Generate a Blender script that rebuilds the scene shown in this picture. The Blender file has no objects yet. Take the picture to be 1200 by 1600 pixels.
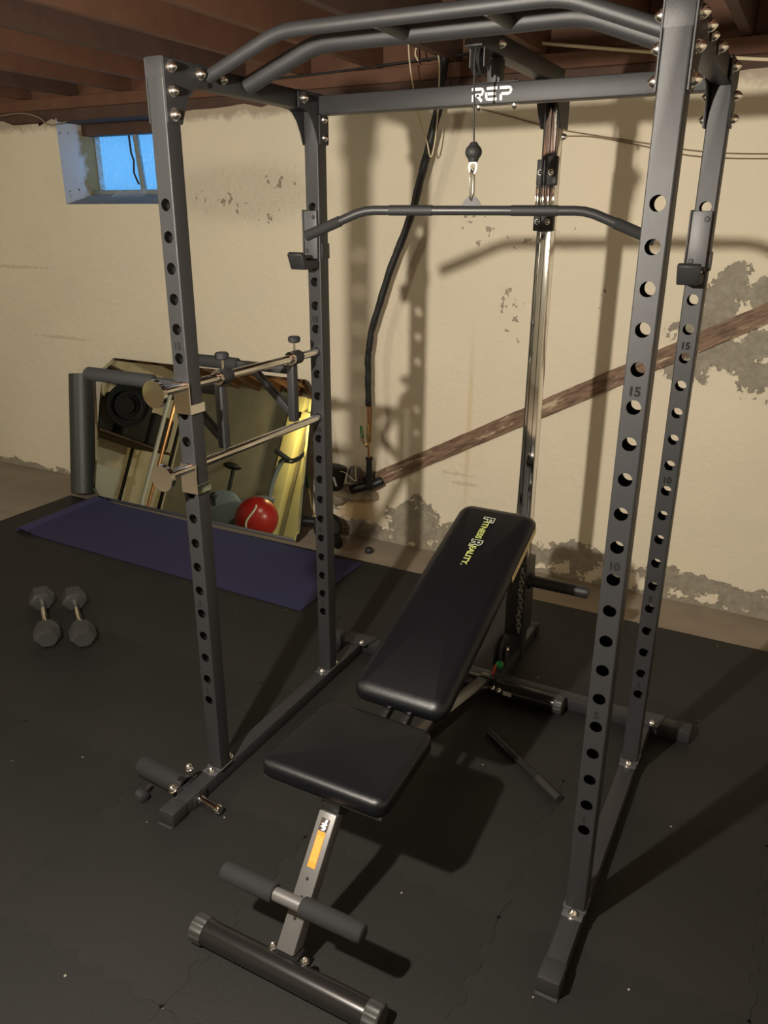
import bpy, bmesh, math, random
from mathutils import Vector, Matrix
random.seed(7)
PI = math.pi
S = bpy.context.scene
COL = S.collection
# ------------------------------------------------------------------ camera, world, light, exposure
cam_d = bpy.data.cameras.new('camera'); cam = bpy.data.objects.new('camera', cam_d); COL.objects.link(cam)
R_ = Vector((0.88359577, 0.46823285, 0.00406505)); U_ = Vector((-0.16832654, 0.30952171, 0.93587525)); F_ = Vector((-0.43694931, 0.82761967, -0.35230809))
M = Matrix((R_, U_, -F_)).transposed().to_4x4(); M.translation = Vector((1.46341241, -1.60105689, 1.74619195))
cam.matrix_world = M
cam_d.sensor_fit = 'VERTICAL'; cam_d.sensor_height = 36; cam_d.lens = 1228.1375/1600*36
cam_d.clip_start = 0.02; cam_d.clip_end = 100
S.camera = cam
S.view_settings.view_transform = 'Standard'; S.view_settings.look = 'None'
S.view_settings.gamma = 1; S.view_settings.use_curve_mapping = False
S.view_settings.exposure = 0.12
w = bpy.data.worlds.new('world'); S.world = w; w.use_nodes = True
bg = w.node_tree.nodes['Background']; bg.inputs[0].default_value = (0.12, 0.42, 0.85, 1); bg.inputs[1].default_value = 1.3
BULB = (0.448, -1.42, 1.92); BULB_POWER = 275.0
BULB2 = (-3.0, -1.5, 2.08); BULB2_POWER = 62.0
BULB3 = (-4.75, -4.2, 1.9)

# ------------------------------------------------------------------ materials
MATS = {}
def mat(name, col, rough=.5, metal=0, noise=None, bump=0, bscale=60, spec=.5, emit=None, estr=0, coat=0):
    if name in MATS: return MATS[name]
    m = bpy.data.materials.new(name); m.use_nodes = True; nt = m.node_tree; b = nt.nodes['Principled BSDF']
    b.inputs['Base Color'].default_value = (*col, 1); b.inputs['Roughness'].default_value = rough
    b.inputs['Metallic'].default_value = metal; b.inputs['Specular IOR Level'].default_value = spec
    b.inputs['Coat Weight'].default_value = coat
    if emit: b.inputs['Emission Color'].default_value = (*emit, 1); b.inputs['Emission Strength'].default_value = estr
    tc = nt.nodes.new('ShaderNodeTexCoord')
    if noise:
        sc, amt, c2 = noise
        n = nt.nodes.new('ShaderNodeTexNoise'); n.inputs['Scale'].default_value = sc; n.inputs['Detail'].default_value = 4
        nt.links.new(tc.outputs['Object'], n.inputs['Vector'])
        r = nt.nodes.new('ShaderNodeValToRGB'); r.color_ramp.elements[0].position = .5-amt; r.color_ramp.elements[1].position = .5+amt
        r.color_ramp.elements[0].color = (*col, 1); r.color_ramp.elements[1].color = (*c2, 1)
        nt.links.new(n.outputs['Fac'], r.inputs['Fac']); nt.links.new(r.outputs['Color'], b.inputs['Base Color'])
    if bump:
        n = nt.nodes.new('ShaderNodeTexNoise'); n.inputs['Scale'].default_value = bscale; n.inputs['Detail'].default_value = 3
        nt.links.new(tc.outputs['Object'], n.inputs['Vector'])
        bp = nt.nodes.new('ShaderNodeBump'); bp.inputs['Strength'].default_value = bump; bp.inputs['Distance'].default_value = .002
        nt.links.new(n.outputs['Fac'], bp.inputs['Height']); nt.links.new(bp.outputs['Normal'], b.inputs['Normal'])
    MATS[name] = m; return m
powder = mat('black powder coated steel', (.026, .026, .028), .44, 0, bump=.25, bscale=900, spec=.45)
dark_in = mat('dark tube inside', (.008, .008, .009), .8)
number_ink = mat('engraved number black', (.004, .004, .004), .9)
chrome = mat('chrome', (.82, .80, .76), .07, 1)
zinc = mat('zinc plated bolt', (.88, .87, .84), .2, 1)
foam = mat('black foam grip', (.014, .014, .0145), .85, bump=.5, bscale=500)
rubber = mat('black rubber', (.02, .02, .021), .6, bump=.2, bscale=200)
vinyl = mat('black vinyl', (.0035, .004, .0058), .38, bump=.25, bscale=420, spec=.5)
vinyl_edge = mat('pale raw edge of backrest board', (.80, .68, .40), .6)
tube_gloss = mat('glossy black enamel tube', (.020, .019, .018), .24, .3, spec=.7)
ribbed = mat('grey black ribbed plastic', (.035, .035, .033), .5)
silver_paint = mat('grey metallic painted steel', (.15, .146, .142), .42, .35)
white_print = mat('white print', (.85, .85, .84), .5)
yellow_print = mat('yellow green print', (.50, .54, .17), .5)
pale_print = mat('pale grey print outline', (.62, .66, .50), .5)
orange = mat('orange sticker', (.95, .28, .03), .5)
white = mat('white paint', (.75, .75, .72), .6)
steel_grey = mat('bare grey plate', (.11, .11, .115), .5, .3, noise=(18, .25, (.07, .07, .075)))
wood_joist = mat('old reddish joist wood', (.10, .045, .026), .75, noise=(9, .3, (.155, .07, .038)), bump=.5, bscale=40)
wood_dark = mat('old dark brown wood', (.055, .028, .02), .8, noise=(7, .3, (.095, .05, .034)), bump=.5, bscale=40)
copper = mat('copper pipe', (.55, .28, .14), .35, 1)
brass = mat('brass fitting', (.6, .45, .2), .35, 1)
green = mat('green plastic', (.005, .22, .05), .45)
red_tag = mat('red orange plastic', (.5, .07, .03), .5)
cream_cable = mat('cream cable', (.72, .62, .42), .5)
brown_cable = mat('brown thin cable', (.22, .16, .09), .6)
steel_cable = mat('black coated cable', (.03, .03, .03), .35)
iron = mat('dark cast iron', (.014, .014, .014), .5, .4)
hose_black = mat('black pipe insulation', (.012, .012, .014), .45, bump=.6, bscale=50)
roller_mat = mat('dark grey foam roller', (.04, .045, .042), .38, bump=.8, bscale=160)
mirror_mat = mat('mirror glass', (.70, .74, .66), .008, 1)
mirror_back = mat('mirror backing', (.03, .028, .024), .6)
concrete = mat('bare concrete floor', (.23, .185, .14), .85, noise=(6, .35, (.32, .265, .20)), bump=.5, bscale=60)
blue_mat = mat('blue purple foam mat', (.018, .019, .068), .75, noise=(40, .4, (.022, .021, .076)), bump=.4, bscale=350)
blue_mat2 = mat('blue purple foam mat underside', (.038, .035, .11), .8, bump=.4, bscale=350)
bulb_glass = mat('glowing bulb glass', (1, .9, .7), .3, emit=(1, .78, .50), estr=1)
porcelain = mat('white porcelain', (.7, .68, .6), .3)
ball_red = mat('red glossy ball', (.42, .02, .015), .3)
bike_grey = mat('blue grey bike plastic', (.16, .19, .20), .4)
bag_black = mat('matt black canvas', (.015, .015, .016), .8)
yellow_wall = mat('yellow painted board', (.80, .74, .36), .7)
box_grey = mat('pale grey cardboard', (.45, .45, .42), .8)

def rubber_floor():
    m = bpy.data.materials.new('black textured rubber flooring'); m.use_nodes = True; nt = m.node_tree; b = nt.nodes['Principled BSDF']
    tc = nt.nodes.new('ShaderNodeTexCoord')
    n = nt.nodes.new('ShaderNodeTexNoise'); n.inputs['Scale'].default_value = 1.3; n.inputs['Detail'].default_value = 5
    nt.links.new(tc.outputs['Object'], n.inputs['Vector'])
    r = nt.nodes.new('ShaderNodeValToRGB'); r.color_ramp.elements[0].position = .35; r.color_ramp.elements[1].position = .7
    r.color_ramp.elements[0].color = (.0125, .0125, .0115, 1); r.color_ramp.elements[1].color = (.0175, .017, .0155, 1)
    nt.links.new(n.outputs['Fac'], r.inputs['Fac'])
    # scattered dust specks
    v = nt.nodes.new('ShaderNodeTexVoronoi'); v.inputs['Scale'].default_value = 9; v.inputs['Randomness'].default_value = 1
    nt.links.new(tc.outputs['Object'], v.inputs['Vector'])
    lt = nt.nodes.new('ShaderNodeMath'); lt.operation = 'LESS_THAN'; lt.inputs[1].default_value = .03
    nt.links.new(v.outputs['Distance'], lt.inputs[0])
    mx = nt.nodes.new('ShaderNodeMixRGB'); mx.inputs['Color2'].default_value = (.30, .27, .22, 1)
    nt.links.new(lt.outputs[0], mx.inputs['Fac']); nt.links.new(r.outputs['Color'], mx.inputs['Color1']); nt.links.new(mx.outputs[0], b.inputs['Base Color'])
    b.inputs['Roughness'].default_value = .62; b.inputs['Specular IOR Level'].default_value = .35
    v2 = nt.nodes.new('ShaderNodeTexVoronoi'); v2.inputs['Scale'].default_value = 260; v2.inputs['Randomness'].default_value = .35
    nt.links.new(tc.outputs['Object'], v2.inputs['Vector'])
    bp = nt.nodes.new('ShaderNodeBump'); bp.inputs['Strength'].default_value = .55; bp.inputs['Distance'].default_value = .0015
    nt.links.new(v2.outputs['Distance'], bp.inputs['Height']); nt.links.new(bp.outputs['Normal'], b.inputs['Normal'])
    return m
floor_rubber = rubber_floor()

def wall_material():
    m = bpy.data.materials.new('cream painted old plaster wall'); m.use_nodes = True; nt = m.node_tree; b = nt.nodes['Principled BSDF']
    L = nt.links; N = nt.nodes
    tc = N.new('ShaderNodeTexCoord')
    def noise(scale, detail=4, rough=.55, vec=None):
        n = N.new('ShaderNodeTexNoise'); n.inputs['Scale'].default_value = scale; n.inputs['Detail'].default_value = detail; n.inputs['Roughness'].default_value = rough
        L.new(vec or tc.outputs['Object'], n.inputs['Vector']); return n.outputs['Fac']
    def mth(op, a, b_=None, clamp=False):
        k = N.new('ShaderNodeMath'); k.operation = op; k.use_clamp = clamp
        for i, x in enumerate((a, b_)):
            if x is None: continue
            if isinstance(x, (int, float)): k.inputs[i].default_value = x
            else: L.new(x, k.inputs[i])
        return k.outputs[0]
    def mix(f, a, c):
        k = N.new('ShaderNodeMixRGB'); L.new(f, k.inputs[0])
        for i, x in ((1, a), (2, c)):
            if isinstance(x, tuple): k.inputs[i].default_value = (*x, 1)
            else: L.new(x, k.inputs[i])
        return k.outputs[0]
    def blob(x, z, rx, rz, ang=0):
        mp = N.new('ShaderNodeMapping'); mp.vector_type = 'TEXTURE'
        mp.inputs['Location'].default_value = (x, 0, z); mp.inputs['Rotation'].default_value = (0, ang, 0); mp.inputs['Scale'].default_value = (rx, 50, rz)
        L.new(tc.outputs['Object'], mp.inputs['Vector'])
        ln = N.new('ShaderNodeVectorMath'); ln.operation = 'LENGTH'; L.new(mp.outputs[0], ln.inputs[0])
        return mth('SUBTRACT', 1.0, ln.outputs['Value'])
    def step(v, e0, e1):
        k = N.new('ShaderNodeMapRange'); k.inputs['From Min'].default_value = e0; k.inputs['From Max'].default_value = e1; L.new(v, k.inputs['Value']); return k.outputs[0]
    sx = N.new('ShaderNodeSeparateXYZ'); L.new(tc.outputs['Object'], sx.inputs[0]); X, Z = sx.outputs[0], sx.outputs[2]
    n1 = noise(2.2, 5); nf = noise(9.5, 10, .74); nff = noise(30, 5, .6)
    base = mix(step(n1, .35, .68), (.76, .675, .52), (.71, .64, .50))
    base = mix(mth('MULTIPLY', step(noise(.9, 2), .45, .65), .5), base, (.74, .64, .51))
    # faint vertical rust streaks
    streaks = mth('MULTIPLY', step(mth('MULTIPLY', blob(.005, .72, .022, .62), 1), .0, .8), .38)
    base = mix(streaks, base, (.56, .39, .15))
    rust = mth('MULTIPLY', step(mth('ADD', blob(-.66, .17, .16, .2), mth('MULTIPLY', mth('SUBTRACT', nf, .5), 1.3)), .05, .6), .75)
    base = mix(rust, base, (.44, .27, .09))
    # horizontal faint form lines / cracks left
    for (x, z, rx) in ((-3.3, 1.42, .55), (-2.9, .98, .4), (-.05, .47, .12), (.0, .42, .1)):
        c = step(mth('ADD', blob(x, z, rx, .016), mth('MULTIPLY', mth('SUBTRACT', nff, .5), 2.2)), .25, .5)
        base = mix(mth('MULTIPLY', c, .35), base, (.38, .31, .22))
    # peeled paint showing grey mortar
    dn = mth('MULTIPLY', mth('SUBTRACT', nf, .5), 3.3)
    peels = None
    for (x, z, rx, rz, a) in ((1.14, 1.42, .10, .17, .25), (1.06, 1.26, .13, .12, .3), (1.22, 1.20, .22, .09, -.3), (1.31, 1.12, .07, .12, 0), (1.30, 1.45, .09, .12, 0), (1.02, 1.12, .1, .07, 0),
                              (.36, .09, .16, .1, 0), (.62, .13, .16, .09, 0), (-.3, .12, .22, .17, 0), (-.62, .02, .2, .09, 0), (-.08, .10, .22, .09, 0), (-.80, .27, .06, .12, 0),
                              (1.15, .10, .25, .08, 0), (1.42, .07, .22, .07, 0), (1.9, .07, .4, .09, 0)):
        v = step(mth('ADD', blob(x, z, rx, rz, a), dn), .18, .22)
        peels = v if peels is None else mth('MAXIMUM', peels, v)
    low = step(mth('SUBTRACT', mth('ADD', .035, mth('MULTIPLY', mth('SUBTRACT', nf, .5), .28)), Z), 0, .004)
    peels = mth('MAXIMUM', peels, low)
    # small chips
    chips = None
    for (x, z, rx, rz) in ((.0, 1.70, .2, .12), (.38, 1.69, .2, .07), (.2, 1.63, .25, .05), (.62, 1.42, .1, .06), (-1.5, 1.82, .35, .10), (-1.2, 1.75, .3, .08), (-1.1, 1.9, .25, .06), (.2, 1.35, .1, .25), (-2.5, 2.0, .12, .12), (1.3, 1.63, .2, .03)):
        v = step(mth('ADD', blob(x, z, rx, rz), mth('MULTIPLY', mth('SUBTRACT', noise(24, 4, .6), .5), 6.5)), 1.35, 1.42)
        chips = v if chips is None else mth('MAXIMUM', chips, v)
    mortar = mix(step(nff, .35, .65), (.34, .305, .24), (.25, .22, .17))
    base = mix(mth('MULTIPLY', chips, .8), base, (.27, .21, .15))
    base = mix(peels, base, mortar)
    # grime just under the sill
    top = step(mth('ADD', Z, mth('MULTIPLY', mth('SUBTRACT', nf, .5), .16)), 2.215, 2.255)
    base = mix(mth('MULTIPLY', top, .65), base, (.24, .17, .12))
    L.new(base, b.inputs['Base Color']); b.inputs['Roughness'].default_value = .62; b.inputs['Specular IOR Level'].default_value = .35
    h = mth('ADD', mth('MULTIPLY', noise(5, 4), .5), mth('MULTIPLY', nff, .25))
    h = mth('SUBTRACT', h, mth('MULTIPLY', mth('MAXIMUM', peels, chips), .25))
    # lumpy plaster band
    band = mth('MULTIPLY', step(blob(-1.35, 1.86, .75, .2), .0, .5), noise(26, 6, .7)); h = mth('ADD', h, mth('MULTIPLY', band, 1.3))
    bp = N.new('ShaderNodeBump'); bp.inputs['Strength'].default_value = .8; bp.inputs['Distance'].default_value = .02
    L.new(h, bp.inputs['Height']); L.new(bp.outputs['Normal'], b.inputs['Normal'])
    return m
wall_mat = wall_material()

# ------------------------------------------------------------------ helpers
def V(*a): return Vector(a)
class MB:
    def __init__(s): s.bm = bmesh.new()
    def box(s, x0, x1, y0, y1, z0, z1, bev=0, mtx=None, seg=2):
        b = bmesh.new(); bmesh.ops.create_cube(b, size=1)
        for v in b.verts: v.co = V(x0 if v.co.x < 0 else x1, y0 if v.co.y < 0 else y1, z0 if v.co.z < 0 else z1)
        if bev: bmesh.ops.bevel(b, geom=b.edges[:], offset=bev, segments=seg, affect='EDGES', profile=.5)
        return s._add(b, mtx)
    def _add(s, b, mtx=None):
        if mtx is not None: bmesh.ops.transform(b, matrix=mtx, verts=b.verts)
        me = bpy.data.meshes.new('t'); b.to_mesh(me); b.free(); s.bm.from_mesh(me); bpy.data.meshes.remove(me); return s
    def cyl(s, p0, p1, r0, r1=None, n=20, caps=True):
        return s.lathe(p0, p1, [(0, r0), (1, r0 if r1 is None else r1)], n, caps)
    def lathe(s, p0, p1, prof, n=20, caps=True):
        """prof: (t along axis in 0..1, radius)"""
        p0, p1 = Vector(p0), Vector(p1); d = p1-p0; q = d.to_track_quat('Z', 'Y'); rings = []
        for t, r in prof:
            c = p0+d*t; rings.append([s.bm.verts.new(c+q @ V(r*math.cos(2*PI*i/n), r*math.sin(2*PI*i/n), 0)) for i in range(n)])
        for a, b in zip(rings, rings[1:]):
            for i in range(n): s.bm.faces.new((a[i], a[(i+1) % n], b[(i+1) % n], b[i]))
        if caps: s.bm.faces.new(rings[0][::-1]); s.bm.faces.new(rings[-1])
        return s
    def tube(s, pts, r, n=14, smooth=0, caps=True, closed=False):
        pts = [Vector(p) for p in pts]
        if smooth:
            for _ in range(smooth):
                q = [] if closed else [pts[0]]
                m = len(pts)
                for i in range(m if closed else m-1):
                    a, b = pts[i], pts[(i+1) % m]; q += [a*.75+b*.25, a*.25+b*.75]
                if not closed: q.append(pts[-1])
                pts = q
        rings = []; m = len(pts); nrm = None
        for i, p in enumerate(pts):
            if closed: t = (pts[(i+1) % m]-pts[i-1]).normalized()
            else: t = (pts[min(i+1, m-1)]-pts[max(i-1, 0)]).normalized()
            if nrm is None:
                nrm = t.cross(V(0, 0, 1) if abs(t.z) < .9 else V(1, 0, 0)).normalized()
            nrm = (nrm-t*nrm.dot(t)).normalized(); bn = t.cross(nrm)
            rr = r(i/(m-1)) if callable(r) else r
            rings.append([s.bm.verts.new(p+(nrm*math.cos(2*PI*k/n)+bn*math.sin(2*PI*k/n))*rr) for k in range(n)])
        for i in range(m if closed else m-1):
            a, b = rings[i], rings[(i+1) % m]
            for k in range(n): s.bm.faces.new((a[k], a[(k+1) % n], b[(k+1) % n], b[k]))
        if caps and not closed: s.bm.faces.new(rings[0][::-1]); s.bm.faces.new(rings[-1])
        return s
    def prism(s, pts, axis, a, b, bev=0):
        """2D outline extruded along axis ('x': pts are (y,z); 'y': (x,z); 'z': (x,y))"""
        f = {'x': lambda p, t: V(t, p[0], p[1]), 'y': lambda p, t: V(p[0], t, p[1]), 'z': lambda p, t: V(p[0], p[1], t)}[axis]
        g = bmesh.new(); A = [g.verts.new(f(p, a)) for p in pts]; B = [g.verts.new(f(p, b)) for p in pts]; n = len(pts)
        g.faces.new(A[::-1]); g.faces.new(B)
        for i in range(n): g.faces.new((A[i], A[(i+1) % n], B[(i+1) % n], B[i]))
        bmesh.ops.recalc_face_normals(g, faces=g.faces)
        if bev: bmesh.ops.bevel(g, geom=g.edges[:], offset=bev, segments=1, affect='EDGES')
        return s._add(g)
    def sphere(s, c, r, n=16, sc=(1, 1, 1)):
        b = bmesh.new(); bmesh.ops.create_uvsphere(b, u_segments=n, v_segments=n//2+2, radius=r)
        for v in b.verts: v.co = Vector(c)+V(v.co.x*sc[0], v.co.y*sc[1], v.co.z*sc[2])
        return s._add(b)
    def quad(s, *p):
        s.bm.faces.new([s.bm.verts.new(Vector(q)) for q in p]); return s
    def xf(s, mtx): bmesh.ops.transform(s.bm, matrix=mtx, verts=s.bm.verts); return s
    def mesh(s, name, m, smooth=True, recalc=True, ang=35):
        bmesh.ops.remove_doubles(s.bm, verts=s.bm.verts, dist=1e-6)
        if recalc: bmesh.ops.recalc_face_normals(s.bm, faces=s.bm.faces)
        me = bpy.data.meshes.new(name); s.bm.to_mesh(me); s.bm.free(); me.materials.append(m)
        if smooth:
            me.polygons.foreach_set('use_smooth', [True]*len(me.polygons))
            me.set_sharp_from_angle(angle=math.radians(ang))
        return me
    def obj(s, name, m, parent=None, **k):
        return link(name, s.mesh(name, m, **k), parent)
def link(name, me, parent=None, loc=None):
    o = bpy.data.objects.new(name, me); COL.objects.link(o)
    if parent is not None:
        o.parent = parent
        if loc is None:
            w0 = world_loc(parent); o.location = -w0   # meshes are written in world coordinates
        else: o.location = loc
    elif loc is not None: o.location = loc
    return o
def world_loc(p):
    v = Vector((0, 0, 0))
    while p is not None: v = v+p.location; p = p.parent
    return v
def tag(o, label, cat, group=None, kind=None):
    o['label'] = label; o['category'] = cat
    if group: o['group'] = group
    if kind: o['kind'] = kind
    return o
def thing(name, label, cat, loc, group=None):
    o = bpy.data.objects.new(name, None); COL.objects.link(o); o.location = loc; o.empty_display_size = .1
    return tag(o, label, cat, group)
def struct(o): o['kind'] = 'structure'; return o
def text_obj(s, name, size, mtx, m, parent, depth=.0004, bold=0, align='CENTER'):
    c = bpy.data.curves.new(name, 'FONT'); c.body = s; c.size = size; c.extrude = depth; c.align_x = align; c.align_y = 'CENTER'; c.offset = bold
    t = bpy.data.objects.new(name, c); COL.objects.link(t)
    dg = bpy.context.evaluated_depsgraph_get(); me = bpy.data.meshes.new_from_object(t.evaluated_get(dg))
    bpy.data.objects.remove(t); me.transform(mtx); me.materials.clear(); me.materials.append(m)
    return link(name, me, parent)
def frame(o, x, y, z=None):
    x = Vector(x).normalized(); y = Vector(y).normalized(); z = x.cross(y)
    m_ = Matrix((x, y, z)).transposed().to_4x4(); m_.translation = Vector(o); return m_

# ------------------------------------------------------------------ setting: floor, walls, ceiling
FX0, FX1, FY0, WY = -7.6, 3.3, -4.7, 2.09
fl = struct(MB().box(FX0-.2, FX1+.2, FY0-.2, WY+.3, -.12, 0).obj('floor', concrete))
# back wall with the window hole, as a subdivided slightly uneven front plus the reveal
WX0, WX1, WZ0, WZ1 = -2.716, -1.86, 1.807, 2.262
WTOP = 2.285
def wall_back():
    mb = MB(); bm = mb.bm
    xs = sorted(set([FX0-.1+i*.11 for i in range(int((FX1-FX0+.2)/.11)+2)]+[WX0, WX1])); xs = [x for x in xs if not any(abs(x-q) < .03 and x != q for q in (WX0, WX1))]
    zs = sorted(set([i*.1 for i in range(23)]+[WZ0, WTOP, WZ1])); zs = [z for z in zs if not any(abs(z-q) < .03 and z != q for q in (WZ0, WTOP)) or z == WZ1]
    rnd = random.Random(3); G = {}
    for i, x in enumerate(xs):
        for j, z in enumerate(zs):
            dy = 0
            if x not in (WX0, WX1): dy = .006*math.sin(x*2.1+z*1.3)+.004*math.sin(x*5.7-z*4.1)+rnd.uniform(-.0015, .0015)
            zz = z
            if z == WTOP: zz = WTOP+rnd.uniform(-.025, .01)-(.03 if abs(x+2.95) < .12 else 0)
            G[i, j] = bm.verts.new((x, WY+dy, zz))
    for i in range(len(xs)-1):
        for j in range(len(zs)-1):
            xc, zc = (xs[i]+xs[i+1])/2, (zs[j]+zs[j+1])/2
            if WX0 < xc < WX1 and WZ0 < zc: continue
            bm.faces.new((G[i, j], G[i+1, j], G[i+1, j+1], G[i, j+1]))
    # reveal faces (jambs and sill) and wall top
    y1 = 2.40
    mb.quad((FX0-.2, WY, WTOP-.02), (WX0, WY, WTOP-.02), (WX0, y1, WTOP-.02), (FX0-.2, y1, WTOP-.02))
    mb.quad((WX1, WY, WTOP-.02), (FX1+.2, WY, WTOP-.02), (FX1+.2, y1, WTOP-.02), (WX1, y1, WTOP-.02))
    # outer skin so no daylight leaks
    for a, b_, c, d in ((FX0-.2, WX0, 0, 2.7), (WX1, FX1+.2, 0, 2.7), (WX0, WX1, 0, WZ0), (WX0, WX1, 2.3, 2.7)):
        mb.quad((a, y1+.02, c), (b_, y1+.02, c), (b_, y1+.02, d), (a, y1+.02, d))
    return mb.obj('wall_back', wall_mat, recalc=False, ang=60)
struct(wall_back())
struct(MB().box(FX0-.15, FX0, FY0, WY+.3, 0, 2.7).obj('wall_left', wall_mat))
struct(MB().box(FX1, FX1+.15, FY0, WY+.3, 0, 2.7).obj('wall_right', wall_mat))
struct(MB().box(FX0, FX1, FY0-.15, FY0, 0, 2.7).obj('wall_front', mat('bare grey stone wall', (.42, .39, .31), .9, noise=(4, .3, (.30, .28, .22)), bump=1, bscale=20)))
ceil = struct(MB().box(FX0-.2, FX1+.2, FY0-.2, WY+.45, 2.60, 2.66).obj('ceiling', wood_dark))
k = 0; jx = -.15-.406*18
while jx < FX1:
    h = random.uniform(-.004, .004)
    MB().box(jx-.02, jx+.02, FY0+.001, 2.36, 2.40+h*.3, 2.60, .002, seg=1).obj('joist', wood_joist if k % 3 else wood_dark, ceil)
    if True:
        y = 2.16+random.uniform(-.01, .01)
        MB().box(jx+.021, jx+.385, y, y+.04, 2.40, 2.597, .002, seg=1).obj('blocking_board', wood_joist, ceil)
    jx += .406; k += 1
sill = struct(MB().box(FX0, FX1, 2.105, 2.395, 2.335, 2.398, .003, seg=1).obj('trim_1', wood_joist))
struct(MB().box(FX0, FX1, 2.10, 2.39, 2.268, 2.333, .003, seg=1).obj('trim_2', wood_dark))
# window
win = struct(MB().box(-2.775, -1.86, 2.345, 2.375, 1.865, 1.893, .003).box(-2.785, -2.745, 2.345, 2.375, 1.87, 2.25, .003)
             .box(-1.9, -1.86, 2.345, 2.375, 1.87, 2.25, .003).obj('window_1', mat('grey painted window frame', (.22, .25, .25), .6)))
mtx = Matrix.Translation((-2.33, 2.355, 2.04)) @ Matrix.Rotation(-.09, 4, 'Y')
MB().box(-.016, .016, -.012, .012, -.175, .175, .003, mtx=mtx).obj('mullion', MATS['grey painted window frame'], win)
def plastic_mat():
    m = bpy.data.materials.new('cloudy window plastic'); m.use_nodes = True; nt = m.node_tree; nt.nodes.clear()
    o = nt.nodes.new('ShaderNodeOutputMaterial'); mx = nt.nodes.new('ShaderNodeMixShader'); t = nt.nodes.new('ShaderNodeBsdfTransparent'); tr = nt.nodes.new('ShaderNodeBsdfTranslucent')
    mx2 = nt.nodes.new('ShaderNodeMixShader'); g = nt.nodes.new('ShaderNodeBsdfGlossy'); g.inputs['Roughness'].default_value = .15
    tc = nt.nodes.new('ShaderNodeTexCoord'); n = nt.nodes.new('ShaderNodeTexNoise'); n.inputs['Scale'].default_value = 22; n.inputs['Detail'].default_value = 6; n.inputs['Distortion'].default_value = 1.5
    nt.links.new(tc.outputs['Object'], n.inputs['Vector'])
    r = nt.nodes.new('ShaderNodeValToRGB'); r.color_ramp.elements[0].position = .5; r.color_ramp.elements[1].position = .75
    r.color_ramp.elements[0].color = (.15, .15, .15, 1); r.color_ramp.elements[1].color = (.7, .7, .7, 1)
    nt.links.new(n.outputs['Fac'], r.inputs['Fac']); nt.links.new(r.outputs['Color'], mx.inputs[0])
    bp = nt.nodes.new('ShaderNodeBump'); bp.inputs['Strength'].default_value = .8; bp.inputs['Distance'].default_value = .01
    nt.links.new(n.outputs['Fac'], bp.inputs['Height']); nt.links.new(bp.outputs['Normal'], g.inputs['Normal'])
    t.inputs['Color'].default_value = (.9, .97, 1, 1); tr.inputs['Color'].default_value = (.95, .97, 1, 1)
    nt.links.new(t.outputs[0], mx.inputs[1]); nt.links.new(tr.outputs[0], mx.inputs[2]); nt.links.new(mx.outputs[0], mx2.inputs[1]); nt.links.new(g.outputs[0], mx2.inputs[2]); mx2.inputs[0].default_value = .06
    nt.links.new(mx2.outputs[0], o.inputs[0]); return m
pm = plastic_mat()
glass_clear = bpy.data.materials.new('window glass'); glass_clear.use_nodes = True
gn = glass_clear.node_tree; gn.nodes.clear(); go = gn.nodes.new('ShaderNodeOutputMaterial'); gm = gn.nodes.new('ShaderNodeMixShader'); gt = gn.nodes.new('ShaderNodeBsdfTransparent'); gg = gn.nodes.new('ShaderNodeBsdfGlossy')
gg.inputs['Roughness'].default_value = .02; gm.inputs[0].default_value = .05; gn.links.new(gt.outputs[0], gm.inputs[1]); gn.links.new(gg.outputs[0], gm.inputs[2]); gn.links.new(gm.outputs[0], go.inputs[0])
for a, b_ in ((-2.745, -2.335), (-2.325, -1.9)):
    MB().box(a, b_, 2.356, 2.359, 1.893, 2.2).obj('pane', glass_clear, win, smooth=False)
    MB().box(max(a, -2.685), b_, 2.350, 2.3515, 1.893, 2.2).obj('plastic_sheet', pm, win, smooth=False)
MB().tube([(-2.385, 2.34, 2.2), (-2.375, 2.335, 2.1), (-2.36, 2.335, 2.06), (-2.368, 2.335, 1.99), (-2.35, 2.335, 1.95), (-2.335, 2.335, 1.925)], .006, 8).obj('cord', rubber, win)
mjm = mat('whitish jamb paint with rust', (.66, .66, .68), .7)
jn = mjm.node_tree; jb = jn.nodes['Principled BSDF']; jt = jn.nodes.new('ShaderNodeTexCoord'); js = jn.nodes.new('ShaderNodeSeparateXYZ'); jo = jn.nodes.new('ShaderNodeTexNoise'); jo.inputs['Scale'].default_value = 16; jo.inputs['Detail'].default_value = 6
jn.links.new(jt.outputs['Object'], js.inputs[0]); jn.links.new(jt.outputs['Object'], jo.inputs['Vector'])
ja = jn.nodes.new('ShaderNodeMath'); ja.operation = 'MULTIPLY_ADD'; ja.inputs[1].default_value = .16; jn.links.new(jo.outputs['Fac'], ja.inputs[0]); jn.links.new(js.outputs[1], ja.inputs[2])
jr = jn.nodes.new('ShaderNodeValToRGB'); je = jr.color_ramp.elements; je[0].position = .0; je[0].color = (.66, .66, .68, 1); je[1].position = 1; je[1].color = (.33, .24, .10, 1)
jm = jn.nodes.new('ShaderNodeMapRange'); jm.inputs['From Min'].default_value = 2.34; jm.inputs['From Max'].default_value = 2.39; jn.links.new(ja.outputs[0], jm.inputs['Value']); jn.links.new(jm.outputs[0], jr.inputs[0])
jv = jn.nodes.new('ShaderNodeTexNoise'); jv.inputs['Scale'].default_value = 26; jn.links.new(jt.outputs['Object'], jv.inputs['Vector']); jg = jn.nodes.new('ShaderNodeMapRange'); jg.inputs['From Min'].default_value = .70; jg.inputs['From Max'].default_value = .72; jn.links.new(jv.outputs['Fac'], jg.inputs['Value'])
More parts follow.
